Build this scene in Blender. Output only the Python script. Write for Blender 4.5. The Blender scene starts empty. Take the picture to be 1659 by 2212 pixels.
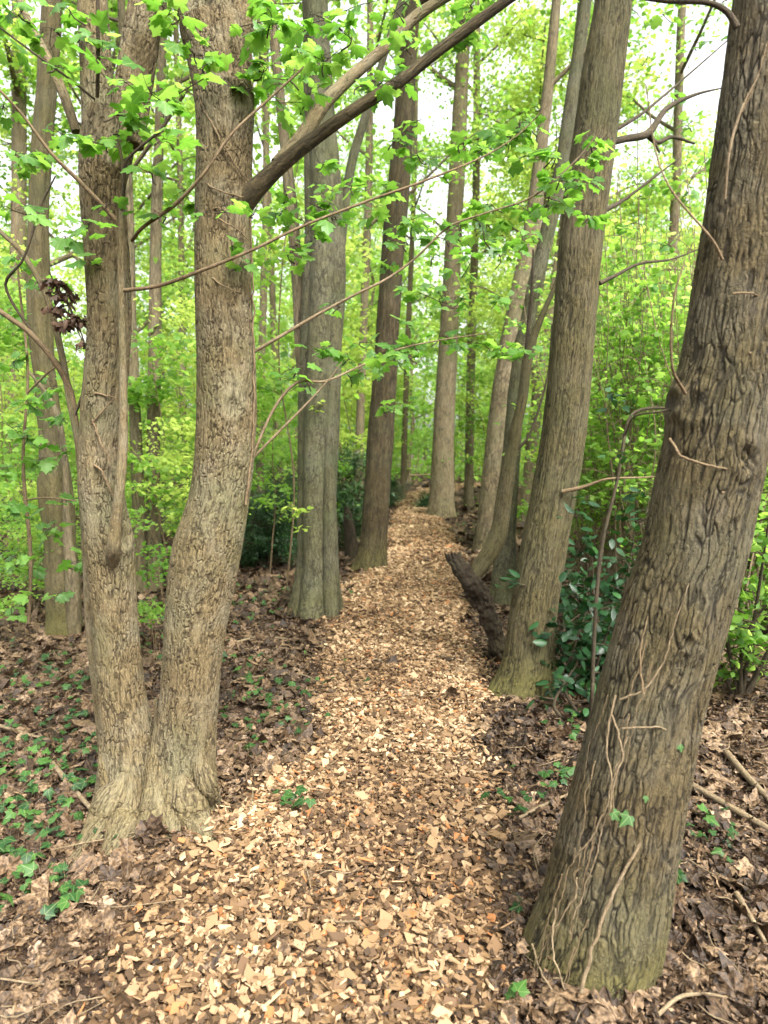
import bpy, math, random
import numpy as np
from mathutils import Vector

# ---------------------------------------------------------------- camera, sky, sun, exposure
S = bpy.context.scene
COL = S.collection
R = math.radians
CAM_H, PITCH, FPX = 1.6, 5.2, 683.0
cam_d = bpy.data.cameras.new("camera"); cam = bpy.data.objects.new("camera", cam_d); COL.objects.link(cam)
cam.location = (0, 0, CAM_H); cam.rotation_euler = (R(90 - PITCH), 0, 0)
cam_d.sensor_fit = 'VERTICAL'; cam_d.sensor_height = 36; cam_d.lens = 36 * FPX / 1024
cam_d.clip_start = 0.05; cam_d.clip_end = 600
cam_d.dof.use_dof = True; cam_d.dof.focus_distance = 3.0; cam_d.dof.aperture_fstop = 2.8
S.camera = cam
SUN_EL, SUN_AZ = R(52), R(150)          # azimuth from +Y clockwise: high behind the camera's right
w = bpy.data.worlds.new("World"); S.world = w; w.use_nodes = True
wt = w.node_tree; bg = wt.nodes['Background']
sky = wt.nodes.new('ShaderNodeTexSky'); sky.sky_type = 'NISHITA'; sky.sun_disc = False
sky.sun_elevation = SUN_EL; sky.sun_rotation = SUN_AZ; sky.dust_density = 6; sky.air_density = 1.0; sky.ozone_density = 0.5
hs = wt.nodes.new('ShaderNodeHueSaturation'); hs.inputs['Saturation'].default_value = 0.12
wt.links.new(sky.outputs[0], hs.inputs['Color']); wt.links.new(hs.outputs[0], bg.inputs[0]); bg.inputs[1].default_value = 0.15
sun_d = bpy.data.lights.new("sun", 'SUN'); sun_d.energy = 1.5; sun_d.angle = R(22); sun_d.color = (1, .95, .86)
sun = bpy.data.objects.new("sun", sun_d); COL.objects.link(sun)
sd = Vector((math.sin(SUN_AZ) * math.cos(SUN_EL), math.cos(SUN_AZ) * math.cos(SUN_EL), math.sin(SUN_EL)))
sun.rotation_euler = sd.to_track_quat('Z', 'Y').to_euler()
S.view_settings.view_transform = 'Standard'; S.view_settings.look = 'None'
S.view_settings.exposure = 2.15; S.view_settings.gamma = 1
S.render.engine = 'CYCLES'
c = S.cycles
c.max_bounces = 7; c.diffuse_bounces = 5; c.glossy_bounces = 2; c.transmission_bounces = 5; c.transparent_max_bounces = 4
c.use_denoising = True; c.caustics_reflective = False; c.caustics_refractive = False
c.use_adaptive_sampling = True; c.adaptive_threshold = 0.02

# ---------------------------------------------------------------- pixel (1659x2212 view of the photo) to world
cp, sp = math.cos(R(PITCH)), math.sin(R(PITCH))
K = 768 / 1659
def ray(px, py):
    u = (px / 1659 - .5) * 768; up = -(py / 2212 - .5) * 1024
    return u, FPX * cp + up * sp, -FPX * sp + up * cp
def P(px, py, Y):
    u, y, z = ray(px, py); s = Y / y
    return np.array([u * s, Y, CAM_H + z * s])
def G(px, py, z0=0.0):
    u, y, z = ray(px, py); s = (z0 - CAM_H) / z
    return np.array([u * s, y * s, z0])
def depth(p):
    return p[1] * cp + (CAM_H - p[2]) * sp
def mpx(p): return depth(p) / FPX * K      # metres per view pixel at p
def to_px(x, y, z):
    f = y * cp + (CAM_H - z) * sp; up = -y * -sp + (z - CAM_H) * cp
    return (x / f * FPX / 768 + .5) * 1659, (.5 - up / f * FPX / 1024) * 2212

# ---------------------------------------------------------------- noise
def vnoise(p, seed=0):
    p = np.asarray(p, float); i = np.floor(p).astype(np.int64); f = p - i; f = f * f * (3 - 2 * f)
    out = 0
    for dx in (0, 1):
        for dy in (0, 1):
            for dz in (0, 1):
                h = hsh(i[..., 0] + dx, i[..., 1] + dy, i[..., 2] + dz, seed)
                wgt = (f[..., 0] if dx else 1 - f[..., 0]) * (f[..., 1] if dy else 1 - f[..., 1]) * (f[..., 2] if dz else 1 - f[..., 2])
                out = out + h * wgt
    return out * 2 - 1
def hsh(a, b, c_, seed):
    with np.errstate(over='ignore'):
        n = (a.astype(np.uint64) * np.uint64(73856093)) ^ (b.astype(np.uint64) * np.uint64(19349663)) ^ (c_.astype(np.uint64) * np.uint64(83492791)) ^ np.uint64(seed * 7919 + 13)
        n = (n ^ (n >> np.uint64(13))) * np.uint64(1274126177); n = n & np.uint64(0xffffffff)
        n = (n ^ (n >> np.uint64(16))) * np.uint64(2246822519); n = n & np.uint64(0xffffffff)
        n = n ^ (n >> np.uint64(15))
    return (n & np.uint64(0xffffff)).astype(float) / 0xffffff
def worley(p, seed=0):
    i = np.floor(p).astype(np.int64)
    F1 = np.full(p.shape[0], 9.); F2 = np.full(p.shape[0], 9.)
    for dx in (-1, 0, 1):
        for dy in (-1, 0, 1):
            for dz in (-1, 0, 1):
                a, b, c_ = i[:, 0] + dx, i[:, 1] + dy, i[:, 2] + dz
                q = np.stack([a + hsh(a, b, c_, seed), b + hsh(a, b, c_, seed + 1), c_ + hsh(a, b, c_, seed + 2)], 1)
                d = np.sqrt(((q - p) ** 2).sum(1))
                m = d < F1; F2 = np.where(m, F1, np.minimum(F2, d)); F1 = np.where(m, d, F1)
    return F1, F2

# ---------------------------------------------------------------- path centreline
PATH_PX = [(650, 2360, 960), (658, 2212, 930), (665, 2050, 910), (705, 1900, 850), (768, 1780, 700), (855, 1650, 400), (868, 1500, 370),
           (860, 1400, 360), (868, 1300, 290), (885, 1240, 235), (912, 1180, 160), (908, 1130, 115), (893, 1095, 82), (905, 1068, 62), (960, 1052, 52)]
PC = np.array([[G(a, b)[0], G(a, b)[1], w_ * mpx(G(a, b)) / 2] for a, b, w_ in PATH_PX])
PC[:, 2] = np.clip(PC[:, 2], .42, .95)
PC = np.vstack([[PC[0][0] - .05, -3, .7], PC[:-1], [PC[-1][0] + .8, PC[-1][1] + 1, .8], [PC[-1][0] + 8, PC[-1][1] + 4, .8]])
def path_t(x, y):
    """distance from the centreline over the half width; y-parametrised, then a segment check for the bend"""
    x = np.atleast_1d(x).astype(float); y = np.atleast_1d(y).astype(float)
    best = np.full(x.shape, 99.)
    for a, b in zip(PC[:-1], PC[1:]):
        d = b[:2] - a[:2]; t = np.clip(((x - a[0]) * d[0] + (y - a[1]) * d[1]) / (d @ d), 0, 1)
        r = np.hypot(x - a[0] - t * d[0], y - a[1] - t * d[1]) / (a[2] + (b[2] - a[2]) * t)
        best = np.minimum(best, r)
    return best
def gz(x, y):
    x = np.asarray(x, float); y = np.asarray(y, float)
    n = vnoise(np.stack([x * .9, y * .9, x * 0], -1), 3) * .03 + vnoise(np.stack([x * 3, y * 3, x * 0], -1), 5) * .012
    far = np.clip((np.hypot(x, y) - 10) / 20, 0, 1) * vnoise(np.stack([x * .1, y * .1, x * 0], -1), 8) * .5
    far = far * np.clip((np.abs(x) - 3) / 5, 0, 1)
    return n + far

# ---------------------------------------------------------------- geometry collector
class Geo:
    def __init__(s): s.v = []; s.f = []; s.ls = []; s.b = []; s.r = []; s.n = 0
    def add(s, v, faces, bark=None, rnd=None):
        v = np.asarray(v, float); faces = np.asarray(faces, np.int64)
        s.v.append(v); s.f.append((faces + s.n).ravel()); s.ls.append(np.full(len(faces), faces.shape[1]))
        s.b.append(np.zeros_like(v) if bark is None else bark); s.r.append(np.zeros(len(v)) if rnd is None else rnd)
        s.n += len(v)
    def mesh(s, name, mat, off=(0, 0, 0), smooth=True):
        v = np.concatenate(s.v) - np.asarray(off, float); f = np.concatenate(s.f); ls = np.concatenate(s.ls)
        me = bpy.data.meshes.new(name)
        me.vertices.add(len(v)); me.vertices.foreach_set('co', v.astype(np.float32).ravel())
        me.loops.add(len(f)); me.loops.foreach_set('vertex_index', f.astype(np.int32))
        me.polygons.add(len(ls)); st = np.concatenate([[0], np.cumsum(ls)[:-1]])
        me.polygons.foreach_set('loop_start', st.astype(np.int32))
        me.update(calc_edges=True)
        me.polygons.foreach_set('use_smooth', np.full(len(ls), smooth))
        a = me.attributes.new('bark', 'FLOAT_VECTOR', 'POINT'); a.data.foreach_set('vector', np.concatenate(s.b).astype(np.float32).ravel())
        a = me.attributes.new('rnd', 'FLOAT', 'POINT'); a.data.foreach_set('value', np.concatenate(s.r).astype(np.float32))
        me.materials.append(mat); me.update()
        return me
    def obj(s, name, mat, parent=None, smooth=True):
        off = parent_base(parent) if parent else (0, 0, 0)
        o = bpy.data.objects.new(name, s.mesh(name, mat, off, smooth)); COL.objects.link(o)
        if parent: o.parent = parent
        return o
def parent_base(o):
    l = np.zeros(3)
    while o: l += np.array(o.location); o = o.parent
    return l
def tag(o, label=None, cat=None, group=None, kind=None):
    if label: o['label'] = label
    if cat: o['category'] = cat
    if group: o['group'] = group
    if kind: o['kind'] = kind
    return o
def empty(name, loc, label, cat, group=None):
    o = bpy.data.objects.new(name, None); COL.objects.link(o); o.location = tuple(loc); o.empty_display_size = .2
    return tag(o, label, cat, group)
def copy_tree(o, loc, rz, sc, label=None, group=None):
    r = o.copy(); COL.objects.link(r); r.location = loc; r.rotation_euler = (0, 0, rz); r.scale = (sc, sc, sc)
    if label: r['label'] = label
    if group: r['group'] = group
    for ch in list(o.children):
        d = ch.copy(); COL.objects.link(d); d.parent = r
        for g in ch.children:
            e = g.copy(); COL.objects.link(e); e.parent = d
    return r

def spline(pts, n, dense=None):
    pts = np.asarray(pts, float); k = len(pts)
    if k == 2: t = np.linspace(0, 1, n)[:, None]; return pts[0] * (1 - t) + pts[1] * t
    seg = np.sqrt((np.diff(pts[:, :3], axis=0) ** 2).sum(1)) + 1e-9; cum = np.concatenate([[0], np.cumsum(seg)])
    m = np.zeros_like(pts)
    m[1:-1] = (pts[2:] - pts[:-2]) / (cum[2:] - cum[:-2])[:, None]; m[0] = (pts[1] - pts[0]) / seg[0]; m[-1] = (pts[-1] - pts[-2]) / seg[-1]
    s = np.linspace(0, cum[-1], n)
    if dense and cum[-1] > dense * 1.3:
        k_ = int(n * .88); s = np.concatenate([np.linspace(0, dense, k_), np.linspace(dense, cum[-1], n - k_ + 1)[1:]])
    i = np.clip(np.searchsorted(cum, s, 'right') - 1, 0, k - 2)
    h = seg[i]; t = ((s - cum[i]) / h)[:, None]; h = h[:, None]
    return (2*t**3-3*t**2+1)*pts[i] + (t**3-2*t**2+t)*h*m[i] + (-2*t**3+3*t**2)*pts[i+1] + (t**3-t**2)*h*m[i+1]

def tube(g, pts, rad, nseg=8, nr=12, rfun=None, cap=True, rnd=0.0, b0=None, knots=(), dense=None):
    """pts (k,3), rad (k): a tapered tube through them; rfun(theta, length, radius, barkcoords)->radius"""
    q = spline(np.column_stack([pts, rad]), nr, dense); c_ = q[:, :3]; r = np.maximum(q[:, 3], 1e-4)
    T = np.gradient(c_, axis=0); T /= np.linalg.norm(T, axis=1)[:, None] + 1e-12
    ref = np.array([0, -1., 0]) if abs(T[0][1]) < .9 else np.array([1., 0, 0])
    A = np.zeros_like(T); a = ref
    for i in range(nr):
        a = a - T[i] * (a @ T[i]); a = a / (np.linalg.norm(a) + 1e-12); A[i] = a
    B = np.cross(T, A)
    L = np.concatenate([[0], np.cumsum(np.linalg.norm(np.diff(c_, axis=0), axis=1))])
    th = np.linspace(0, 2 * np.pi, nseg, endpoint=False)
    TH, LL = np.meshgrid(th, L); RR = np.repeat(r[:, None], nseg, 1)
    br = max(float(np.median(r)), .004)
    bark = np.stack([np.cos(TH) * br, np.sin(TH) * br, LL], -1)
    if b0 is not None: bark = bark + b0
    if rfun is not None: RR = rfun(TH, LL, RR, bark)
    hv = getattr(rfun, 'h', None); rfun and setattr(rfun, 'h', None)
    rv = np.full(nr * nseg, rnd) if hv is None else hv.reshape(-1)
    V = c_[:, None, :] + RR[..., None] * (np.cos(TH)[..., None] * A[:, None, :] + np.sin(TH)[..., None] * B[:, None, :])
    V = V.reshape(-1, 3); bark = bark.reshape(-1, 3)
    if len(knots):
        out = V - np.repeat(c_, nseg, 0); out /= np.linalg.norm(out, axis=1)[:, None] + 1e-9
        for kp, kr, ka in knots:
            dv = V - kp; dd_ = np.linalg.norm(dv * np.array([1, .6, .8]), axis=1); V = V + out * (ka * (np.exp(-(dd_ / kr) ** 2) - 1.5 * np.exp(-(dd_ / (kr * .42)) ** 2) + .18 * np.cos(dd_ / kr * 9) * np.exp(-(dd_ / kr / 1.3) ** 2)))[:, None]
    i = np.arange(nr - 1)[:, None] * nseg; j = np.arange(nseg)[None, :]; j2 = (j + 1) % nseg
    F = np.stack([i + j, i + j2, i + nseg + j2, i + nseg + j], -1).reshape(-1, 4)
    g.add(V, F, bark, rv)
    if cap:
        for row, ct in ((nr - 1, c_[-1]), (0, c_[0])):
            ring = V[row * nseg:(row + 1) * nseg]
            vv = np.vstack([ring, ct]); jj = np.arange(nseg)
            fc = np.stack([jj, (jj + 1) % nseg, np.full(nseg, nseg)], 1)
            if row == 0: fc = fc[:, ::-1]
            g.add(vv, fc, np.vstack([bark[row * nseg:(row + 1) * nseg], bark[row * nseg]]), np.full(nseg + 1, rnd))
    return c_, r

# ---------------------------------------------------------------- leaf templates
def mir(h): return h + [(-x, y) for x, y in h[::-1] if abs(x) > 1e-6]
MAPLE = np.array(mir([(.05, 0), (.25, -.10), (.42, -.02), (.39, .10), (.46, .18), (.61, .38), (.49, .41), (.41, .46), (.30, .45), (.36, .60), (.35, .75), (.21, .76), (.12, .86), (0, 1.0)]))
LOBED = np.array(mir([(0, -.02), (.35, -.05), (.36, .14), (.57, .37), (.33, .44), (.33, .70), (0, 1.0)]))
SIMPLE = np.array(mir([(0, 0), (.42, .12), (.45, .45), (.18, .62), (0, 1.0)]))
OVATE = np.array(mir([(0, 0), (.18, .12), (.27, .38), (.2, .7), (0, 1.0)]))
IVY = np.array(mir([(0, .08), (.2, -.08), (.42, .02), (.40, .2), (.56, .42), (.27, .5), (.14, .78), (0, 1.0)]))
NEEDLE = np.array([(0, 0), (.10, .4), (0, 1.), (-.10, .4)])
def unit(v): return v / (np.linalg.norm(v, axis=-1, keepdims=True) + 1e-12)
def leaves(g, pos, nrm, axis, size, tpl, rng, curl=.25, rnd=None):
    pos = np.asarray(pos, float); n = len(pos)
    if n == 0: return
    nrm = unit(nrm); axis = unit(axis - nrm * (axis * nrm).sum(1, keepdims=True)); side = np.cross(axis, nrm)
    size = np.broadcast_to(size, (n,))
    t = np.vstack([[0, .35], tpl]); m = len(t)
    x = t[None, :, 0] * rng.uniform(.8, 1.15, (n, 1)); y = np.repeat(t[None, :, 1], n, 0)
    c1 = rng.normal(-curl, curl * .7, (n, 1)); c2 = rng.normal(-curl, curl * .9, (n, 1)); c3 = rng.normal(0, curl, (n, 1))
    z = c1 * np.abs(x) * 1.2 + c2 * y * y + c3 * x * y
    z = z + rng.normal(0, curl * .12, z.shape)
    V = pos[:, None] + size[:, None, None] * (x[..., None] * side[:, None] + y[..., None] * axis[:, None] + z[..., None] * nrm[:, None])
    k = m - 1; j = np.arange(k); f = np.stack([np.zeros(k, int), 1 + j, 1 + (j + 1) % k], 1)
    F = (f[None] + (np.arange(n) * m)[:, None, None]).reshape(-1, 3)
    rnd = rng.random(n) if rnd is None else rnd
    lc = np.stack([x, y, np.zeros_like(x)], -1).reshape(-1, 3)
    g.add(V.reshape(-1, 3), F, lc, np.repeat(rnd, m))

# ---------------------------------------------------------------- materials
class NT:
    def __init__(s, name):
        s.m = bpy.data.materials.new(name); s.m.use_nodes = True; s.t = s.m.node_tree
        s.b = s.t.nodes['Principled BSDF']; s.out = s.t.nodes['Material Output']
    def n(s, typ, **kw):
        nd = s.t.nodes.new(typ)
        for k, v in kw.items():
            if k.startswith('_'): setattr(nd, k[1:], v)
            else: nd.inputs[k.replace('__', ' ')].default_value = v
        return nd
    def l(s, a, b): s.t.links.new(a, b)
    def attr(s, name): return s.n('ShaderNodeAttribute', _attribute_name=name)
    def mapping(s, src, scale):
        m = s.n('ShaderNodeMapping'); m.inputs['Scale'].default_value = scale; s.l(src, m.inputs['Vector']); return m.outputs[0]
    def noise(s, src, scale, detail=4, rough=.6, dist=0):
        n = s.n('ShaderNodeTexNoise', Scale=scale, Detail=detail, Roughness=rough, Distortion=dist)
        if src is not None: s.l(src, n.inputs['Vector'])
        return n
    def ramp(s, src, stops):
        r = s.n('ShaderNodeValToRGB'); e = r.color_ramp.elements
        while len(e) < len(stops): e.new(.5)
        for k, (p_, c_) in enumerate(stops):
            e[k].position = p_; e[k].color = (*c_, 1) if len(c_) == 3 else c_
        s.l(src, r.inputs[0]); return r.outputs[0]
    def mix(s, f, a, b, mode='MIX'):
        m = s.n('ShaderNodeMix', _data_type='RGBA', _blend_type=mode)
        for v, i in ((f, 0), (a, 6), (b, 7)):
            if isinstance(v, (int, float)): m.inputs[i].default_value = v
            elif isinstance(v, tuple): m.inputs[i].default_value = (*v, 1)
            else: s.l(v, m.inputs[i])
        return m.outputs[2]
    def math(s, op, a, b=0.0, clamp=False):
        m = s.n('ShaderNodeMath', _operation=op, _use_clamp=clamp)
        for v, i in ((a, 0), (b, 1)):
            if isinstance(v, (int, float)): m.inputs[i].default_value = v
            else: s.l(v, m.inputs[i])
        return m.outputs[0]

def bark(name, c1, c2, crack, fx, fz, depth_=.006, moss=0.0, mossh=.5, algae=(.16, .17, .08), alg=.35, grey=(.3, .29, .25), gr=.3, cks=1.0):
    """fx: fissures per metre around, fz: per metre along"""
    t = NT(name); a = t.attr('bark').outputs['Vector']
    warp = t.noise(a, 14, 3).outputs['Color']
    wv = t.n('ShaderNodeVectorMath', _operation='MULTIPLY_ADD'); t.l(warp, wv.inputs[0]); wv.inputs[1].default_value = (.03, .03, .05); t.l(a, wv.inputs[2])
    w0 = wv.outputs[0]
    warp2 = t.noise(a, 75, 2).outputs['Color']
    wv2 = t.n('ShaderNodeVectorMath', _operation='MULTIPLY_ADD'); t.l(warp2, wv2.inputs[0]); wv2.inputs[1].default_value = (.010, .010, .012); t.l(w0, wv2.inputs[2])
    w0 = wv2.outputs[0]
    m1 = t.mapping(w0, (fx, fx, fz))
    v1 = t.n('ShaderNodeTexVoronoi', _feature='DISTANCE_TO_EDGE', Scale=1.0); t.l(m1, v1.inputs['Vector'])
    n2 = t.noise(t.mapping(w0, (fx * 1.5, fx * 1.5, fz * 1.1)), 1.0, 6, .68)
    n3 = t.noise(t.mapping(a, (fx * .35, fx * .35, fz * .5)), 1.0, 3, .6)
    gap = t.ramp(n3.outputs[0], [(.38, (.12, .12, .12)), (.60, (1, 1, 1))])
    cr = t.math('MULTIPLY', v1.outputs['Distance'], 4.5, True)
    h = t.math('ADD', t.math('MULTIPLY', t.math('MULTIPLY', cr, gap), .45), t.math('MULTIPLY', n2.outputs[0], 1.0))
    big = t.noise(a, 2.2, 4, .6); big2 = t.noise(a, 5.5, 4, .6)
    col = t.mix(t.ramp(n2.outputs[0], [(.38, (0, 0, 0)), (.62, (1, 1, 1))]), c1, c2)
    col = t.mix(t.math('MULTIPLY', t.ramp(big2.outputs[0], [(.42, (0, 0, 0)), (.62, (1, 1, 1))]), gr), col, grey)
    col = t.mix(t.math('MULTIPLY', t.ramp(big.outputs[0], [(.45, (0, 0, 0)), (.65, (1, 1, 1))]), alg), col, algae)
    if moss > 0:
        tc = t.n('ShaderNodeNewGeometry'); sx = t.n('ShaderNodeSeparateXYZ'); t.l(tc.outputs['Position'], sx.inputs[0])
        mh = t.n('ShaderNodeMapRange'); t.l(sx.outputs[2], mh.inputs[0]); mh.inputs[1].default_value = mossh; mh.inputs[2].default_value = 0; mh.inputs[3].default_value = 0; mh.inputs[4].default_value = moss
        mn = t.noise(a, 9, 5, .7)
        mf = t.math('MULTIPLY', t.math('ADD', mh.outputs[0], t.math('MULTIPLY', t.math('SUBTRACT', mn.outputs[0], .5), 1.2)), mh.outputs[0], True)
        col = t.mix(mf, col, t.mix(mn.outputs[0], (.055, .058, .014), (.13, .112, .03)))
    fs = t.noise(t.mapping(a, (fx * 3.2, fx * 3.2, fz * 5)), 1.0, 4, .7)
    col = t.mix(.75, col, t.ramp(fs.outputs[0], [(.32, (.45, .42, .38)), (.5, (1, 1, 1)), (.70, (1.55, 1.5, 1.4))]), 'MULTIPLY')
    ck = t.ramp(v1.outputs['Distance'], [(.0, (1, 1, 1)), (.16, (0, 0, 0))])
    rn_ = t.attr('rnd').outputs['Fac']
    ck2 = t.ramp(n2.outputs[0], [(.30, (1, 1, 1)), (.44, (0, 0, 0))])
    col = t.mix(t.math('MULTIPLY', t.math('MAXIMUM', t.math('MAXIMUM', t.math('MULTIPLY', t.math('MULTIPLY', ck, gap), cks), ck2), rn_), .85), col, crack)
    t.l(col, t.b.inputs['Base Color']); t.b.inputs['Roughness'].default_value = .9
    t.b.inputs['Specular IOR Level'].default_value = .25
    fine = t.noise(a, 190, 3, .7)
    h = t.math('ADD', h, t.math('MULTIPLY', fine.outputs[0], .35)); h = t.math('SUBTRACT', h, t.math('MULTIPLY', rn_, .5))
    bp = t.n('ShaderNodeBump', Strength=1.0, Distance=depth_); t.l(h, bp.inputs['Height']); t.l(bp.outputs[0], t.b.inputs['Normal'])
    return t.m

def leafmat(name, stops, tstops, trans=.5, rough=.45, spec=.4, vein=.0):
    t = NT(name); r = t.attr('rnd').outputs['Fac']
    oi = t.n('ShaderNodeObjectInfo')
    rr = t.math('ADD', t.math('MULTIPLY', r, .8), t.math('MULTIPLY', oi.outputs['Random'], .2))
    col = t.ramp(rr, stops); tcol = t.ramp(rr, tstops)
    if vein > 0:
        lc = t.attr('bark').outputs['Vector']; sx = t.n('ShaderNodeSeparateXYZ'); t.l(lc, sx.inputs[0])
        ax = t.math('ABSOLUTE', sx.outputs[0]); mid = t.math('LESS_THAN', ax, .018)
        d2 = t.math('LESS_THAN', t.math('ABSOLUTE', t.math('SUBTRACT', t.math('SUBTRACT', sx.outputs[1], .05), t.math('MULTIPLY', ax, .75))), .018)
        f = t.math('MULTIPLY', t.math('MAXIMUM', mid, d2), vein)
        col = t.mix(f, col, (.45, .5, .2))
    t.l(col, t.b.inputs['Base Color']); t.b.inputs['Roughness'].default_value = rough; t.b.inputs['Specular IOR Level'].default_value = spec
    if trans > 0:
        tr = t.n('ShaderNodeBsdfTranslucent'); t.l(tcol, tr.inputs[0])
        ms = t.n('ShaderNodeMixShader'); ms.inputs[0].default_value = trans
        t.l(t.b.outputs[0], ms.inputs[1]); t.l(tr.outputs[0], ms.inputs[2]); t.l(ms.outputs[0], t.out.inputs[0])
    return t.m

M = {}
M['tan'] = bark('bark_tan', (.076, .055, .025), (.158, .120, .062), (.016, .010, .004), 85, 16, .006, .25, .5, algae=(.070, .078, .027), alg=.55, grey=(.185, .17, .118), gr=.45, cks=.25)
M['brown'] = bark('bark_ridged', (.040, .030, .012), (.100, .076, .036), (.006, .0045, .003), 70, 11, .010, .75, .5, algae=(.052, .052, .019), alg=.5, grey=(.125, .113, .083), gr=.5, cks=.3)
M['olive'] = bark('bark_olive', (.042, .035, .013), (.098, .080, .034), (.010, .008, .004), 75, 7, .008, .9, .45, algae=(.048, .052, .018), alg=.55, grey=(.12, .103, .068), gr=.35, cks=.3)
M['green'] = bark('bark_greenish', (.045, .041, .020), (.095, .088, .046), (.013, .011, .006), 65, 9, .009, .5, .6, algae=(.050, .062, .022), alg=.65, grey=(.12, .12, .09), gr=.35)
M['red'] = bark('bark_reddish', (.034, .025, .010), (.078, .057, .026), (.010, .007, .004), 50, 5, .012, .8, .7, algae=(.045, .047, .018), alg=.4, gr=.2, grey=(.11, .098, .07))
M['far'] = bark('bark_far', (.085, .066, .036), (.155, .122, .070), (.03, .023, .013), 36, 4, .010, .5, .5, algae=(.085, .09, .036), alg=.45, gr=.3, grey=(.165, .148, .105))
M['twig'] = bark('twig_bark', (.10, .068, .036), (.17, .12, .065), (.04, .025, .012), 120, 30, .001, alg=.3, gr=.2, algae=(.09, .09, .04), grey=(.2, .17, .12))
M['darktwig'] = bark('dark_twig_bark', (.03, .022, .013), (.065, .048, .027), (.01, .008, .005), 90, 20, .003, alg=.35, algae=(.045, .05, .018), gr=.15, grey=(.1, .09, .07))
M['dead'] = bark('dead_wood', (.013, .009, .005), (.042, .029, .016), (.01, .007, .004), 30, 6, .012, .25, .5, algae=(.028, .030, .012), alg=.5, gr=.1, grey=(.07, .06, .045))
M['stick'] = bark('stick_bark', (.11, .078, .042), (.20, .15, .088), (.06, .04, .02), 90, 20, .002, alg=.15, gr=.3, algae=(.12, .12, .06), grey=(.24, .2, .15))
LG = [(0, (.035, .105, .018)), (.45, (.07, .18, .03)), (1, (.13, .27, .05))]
LT = [(0, (.10, .27, .022)), (.5, (.21, .44, .045)), (1, (.40, .66, .10))]
M['leaf'] = leafmat('fresh_maple_leaf', LG, LT, .5, .42, .4, .35)
M['leaf_far'] = leafmat('spring_leaf', [(0, (.045, .115, .018)), (.5, (.11, .22, .034)), (1, (.24, .36, .075))],
                        [(0, (.15, .34, .03)), (.5, (.33, .58, .07)), (1, (.62, .84, .20))], .55, .5, .3)
M['leaf_yel'] = leafmat('young_yellow_leaf', [(0, (.12, .21, .022)), (1, (.30, .39, .075))], [(0, (.32, .50, .05)), (1, (.70, .84, .19))], .55, .5, .3)
M['ivy'] = leafmat('ivy_leaf', [(0, (.006, .024, .006)), (.6, (.014, .05, .011)), (1, (.04, .10, .017))], [(0, (.015, .06, .008)), (1, (.06, .15, .02))], .2, .5, .22, .2)
M['holly'] = leafmat('glossy_evergreen_leaf', [(0, (.006, .02, .007)), (.7, (.012, .042, .014)), (1, (.03, .085, .02))], [(0, (.02, .08, .01)), (1, (.05, .18, .02))], .15, .42, .28)
M['yew'] = leafmat('yew_needles', [(0, (.008, .028, .010)), (.7, (.026, .075, .02)), (1, (.07, .15, .03))], [(0, (.02, .08, .01)), (1, (.06, .18, .02))], .2, .45, .4)
M['copper'] = leafmat('withered_leaf', [(0, (.03, .017, .010)), (1, (.12, .07, .042))], [(0, (.05, .022, .015)), (1, (.12, .055, .035))], .2, .6, .3)
M['litter'] = leafmat('dry_leaf', [(0, (.012, .007, .004)), (.25, (.040, .024, .012)), (.5, (.105, .066, .034)), (.8, (.205, .138, .078)), (1, (.31, .235, .165))],
                      [(0, (.03, .015, .006)), (1, (.12, .06, .03))], .1, .62, .35)

_t = M['litter'].node_tree; _b = _t.nodes['Principled BSDF']; _s = _b.inputs['Base Color'].links[0].from_socket
_a = _t.nodes.new('ShaderNodeNewGeometry'); _n = _t.nodes.new('ShaderNodeTexNoise'); _n.inputs['Scale'].default_value = 70; _n.inputs['Detail'].default_value = 4; _t.links.new(_a.outputs['Position'], _n.inputs['Vector'])
_r = _t.nodes.new('ShaderNodeValToRGB'); _r.color_ramp.elements[0].position = .38; _r.color_ramp.elements[0].color = (.35, .33, .32, 1); _r.color_ramp.elements[1].position = .62; _r.color_ramp.elements[1].color = (1.25, 1.22, 1.2, 1); _t.links.new(_n.outputs[0], _r.inputs[0])
_m = _t.nodes.new('ShaderNodeMix'); _m.data_type = 'RGBA'; _m.blend_type = 'MULTIPLY'; _m.inputs[0].default_value = 1; _t.links.new(_s, _m.inputs[6]); _t.links.new(_r.outputs[0], _m.inputs[7]); _t.links.new(_m.outputs[2], _b.inputs['Base Color'])
_p = _t.nodes.new('ShaderNodeBump'); _p.inputs['Distance'].default_value = .006; _t.links.new(_n.outputs[0], _p.inputs['Height']); _t.links.new(_p.outputs[0], _b.inputs['Normal'])
def chipmat():
    t = NT('wood_chip'); r = t.attr('rnd').outputs['Fac']
    col = t.ramp(r, [(0, (.022, .012, .006)), (.22, (.075, .040, .018)), (.45, (.185, .112, .052)), (.72, (.32, .212, .118)), (.92, (.50, .37, .225)), (1, (.28, .115, .038))])
    lc = t.attr('bark').outputs['Vector']; n = t.noise(t.mapping(lc, (40, 400, 400)), 1, 3)
    col = t.mix(t.math('MULTIPLY', n.outputs[0], .45), col, (.10, .06, .027))
    t.l(col, t.b.inputs['Base Color']); t.b.inputs['Roughness'].default_value = .75; t.b.inputs['Specular IOR Level'].default_value = .3
    return t.m
M['chip'] = chipmat()
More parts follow.
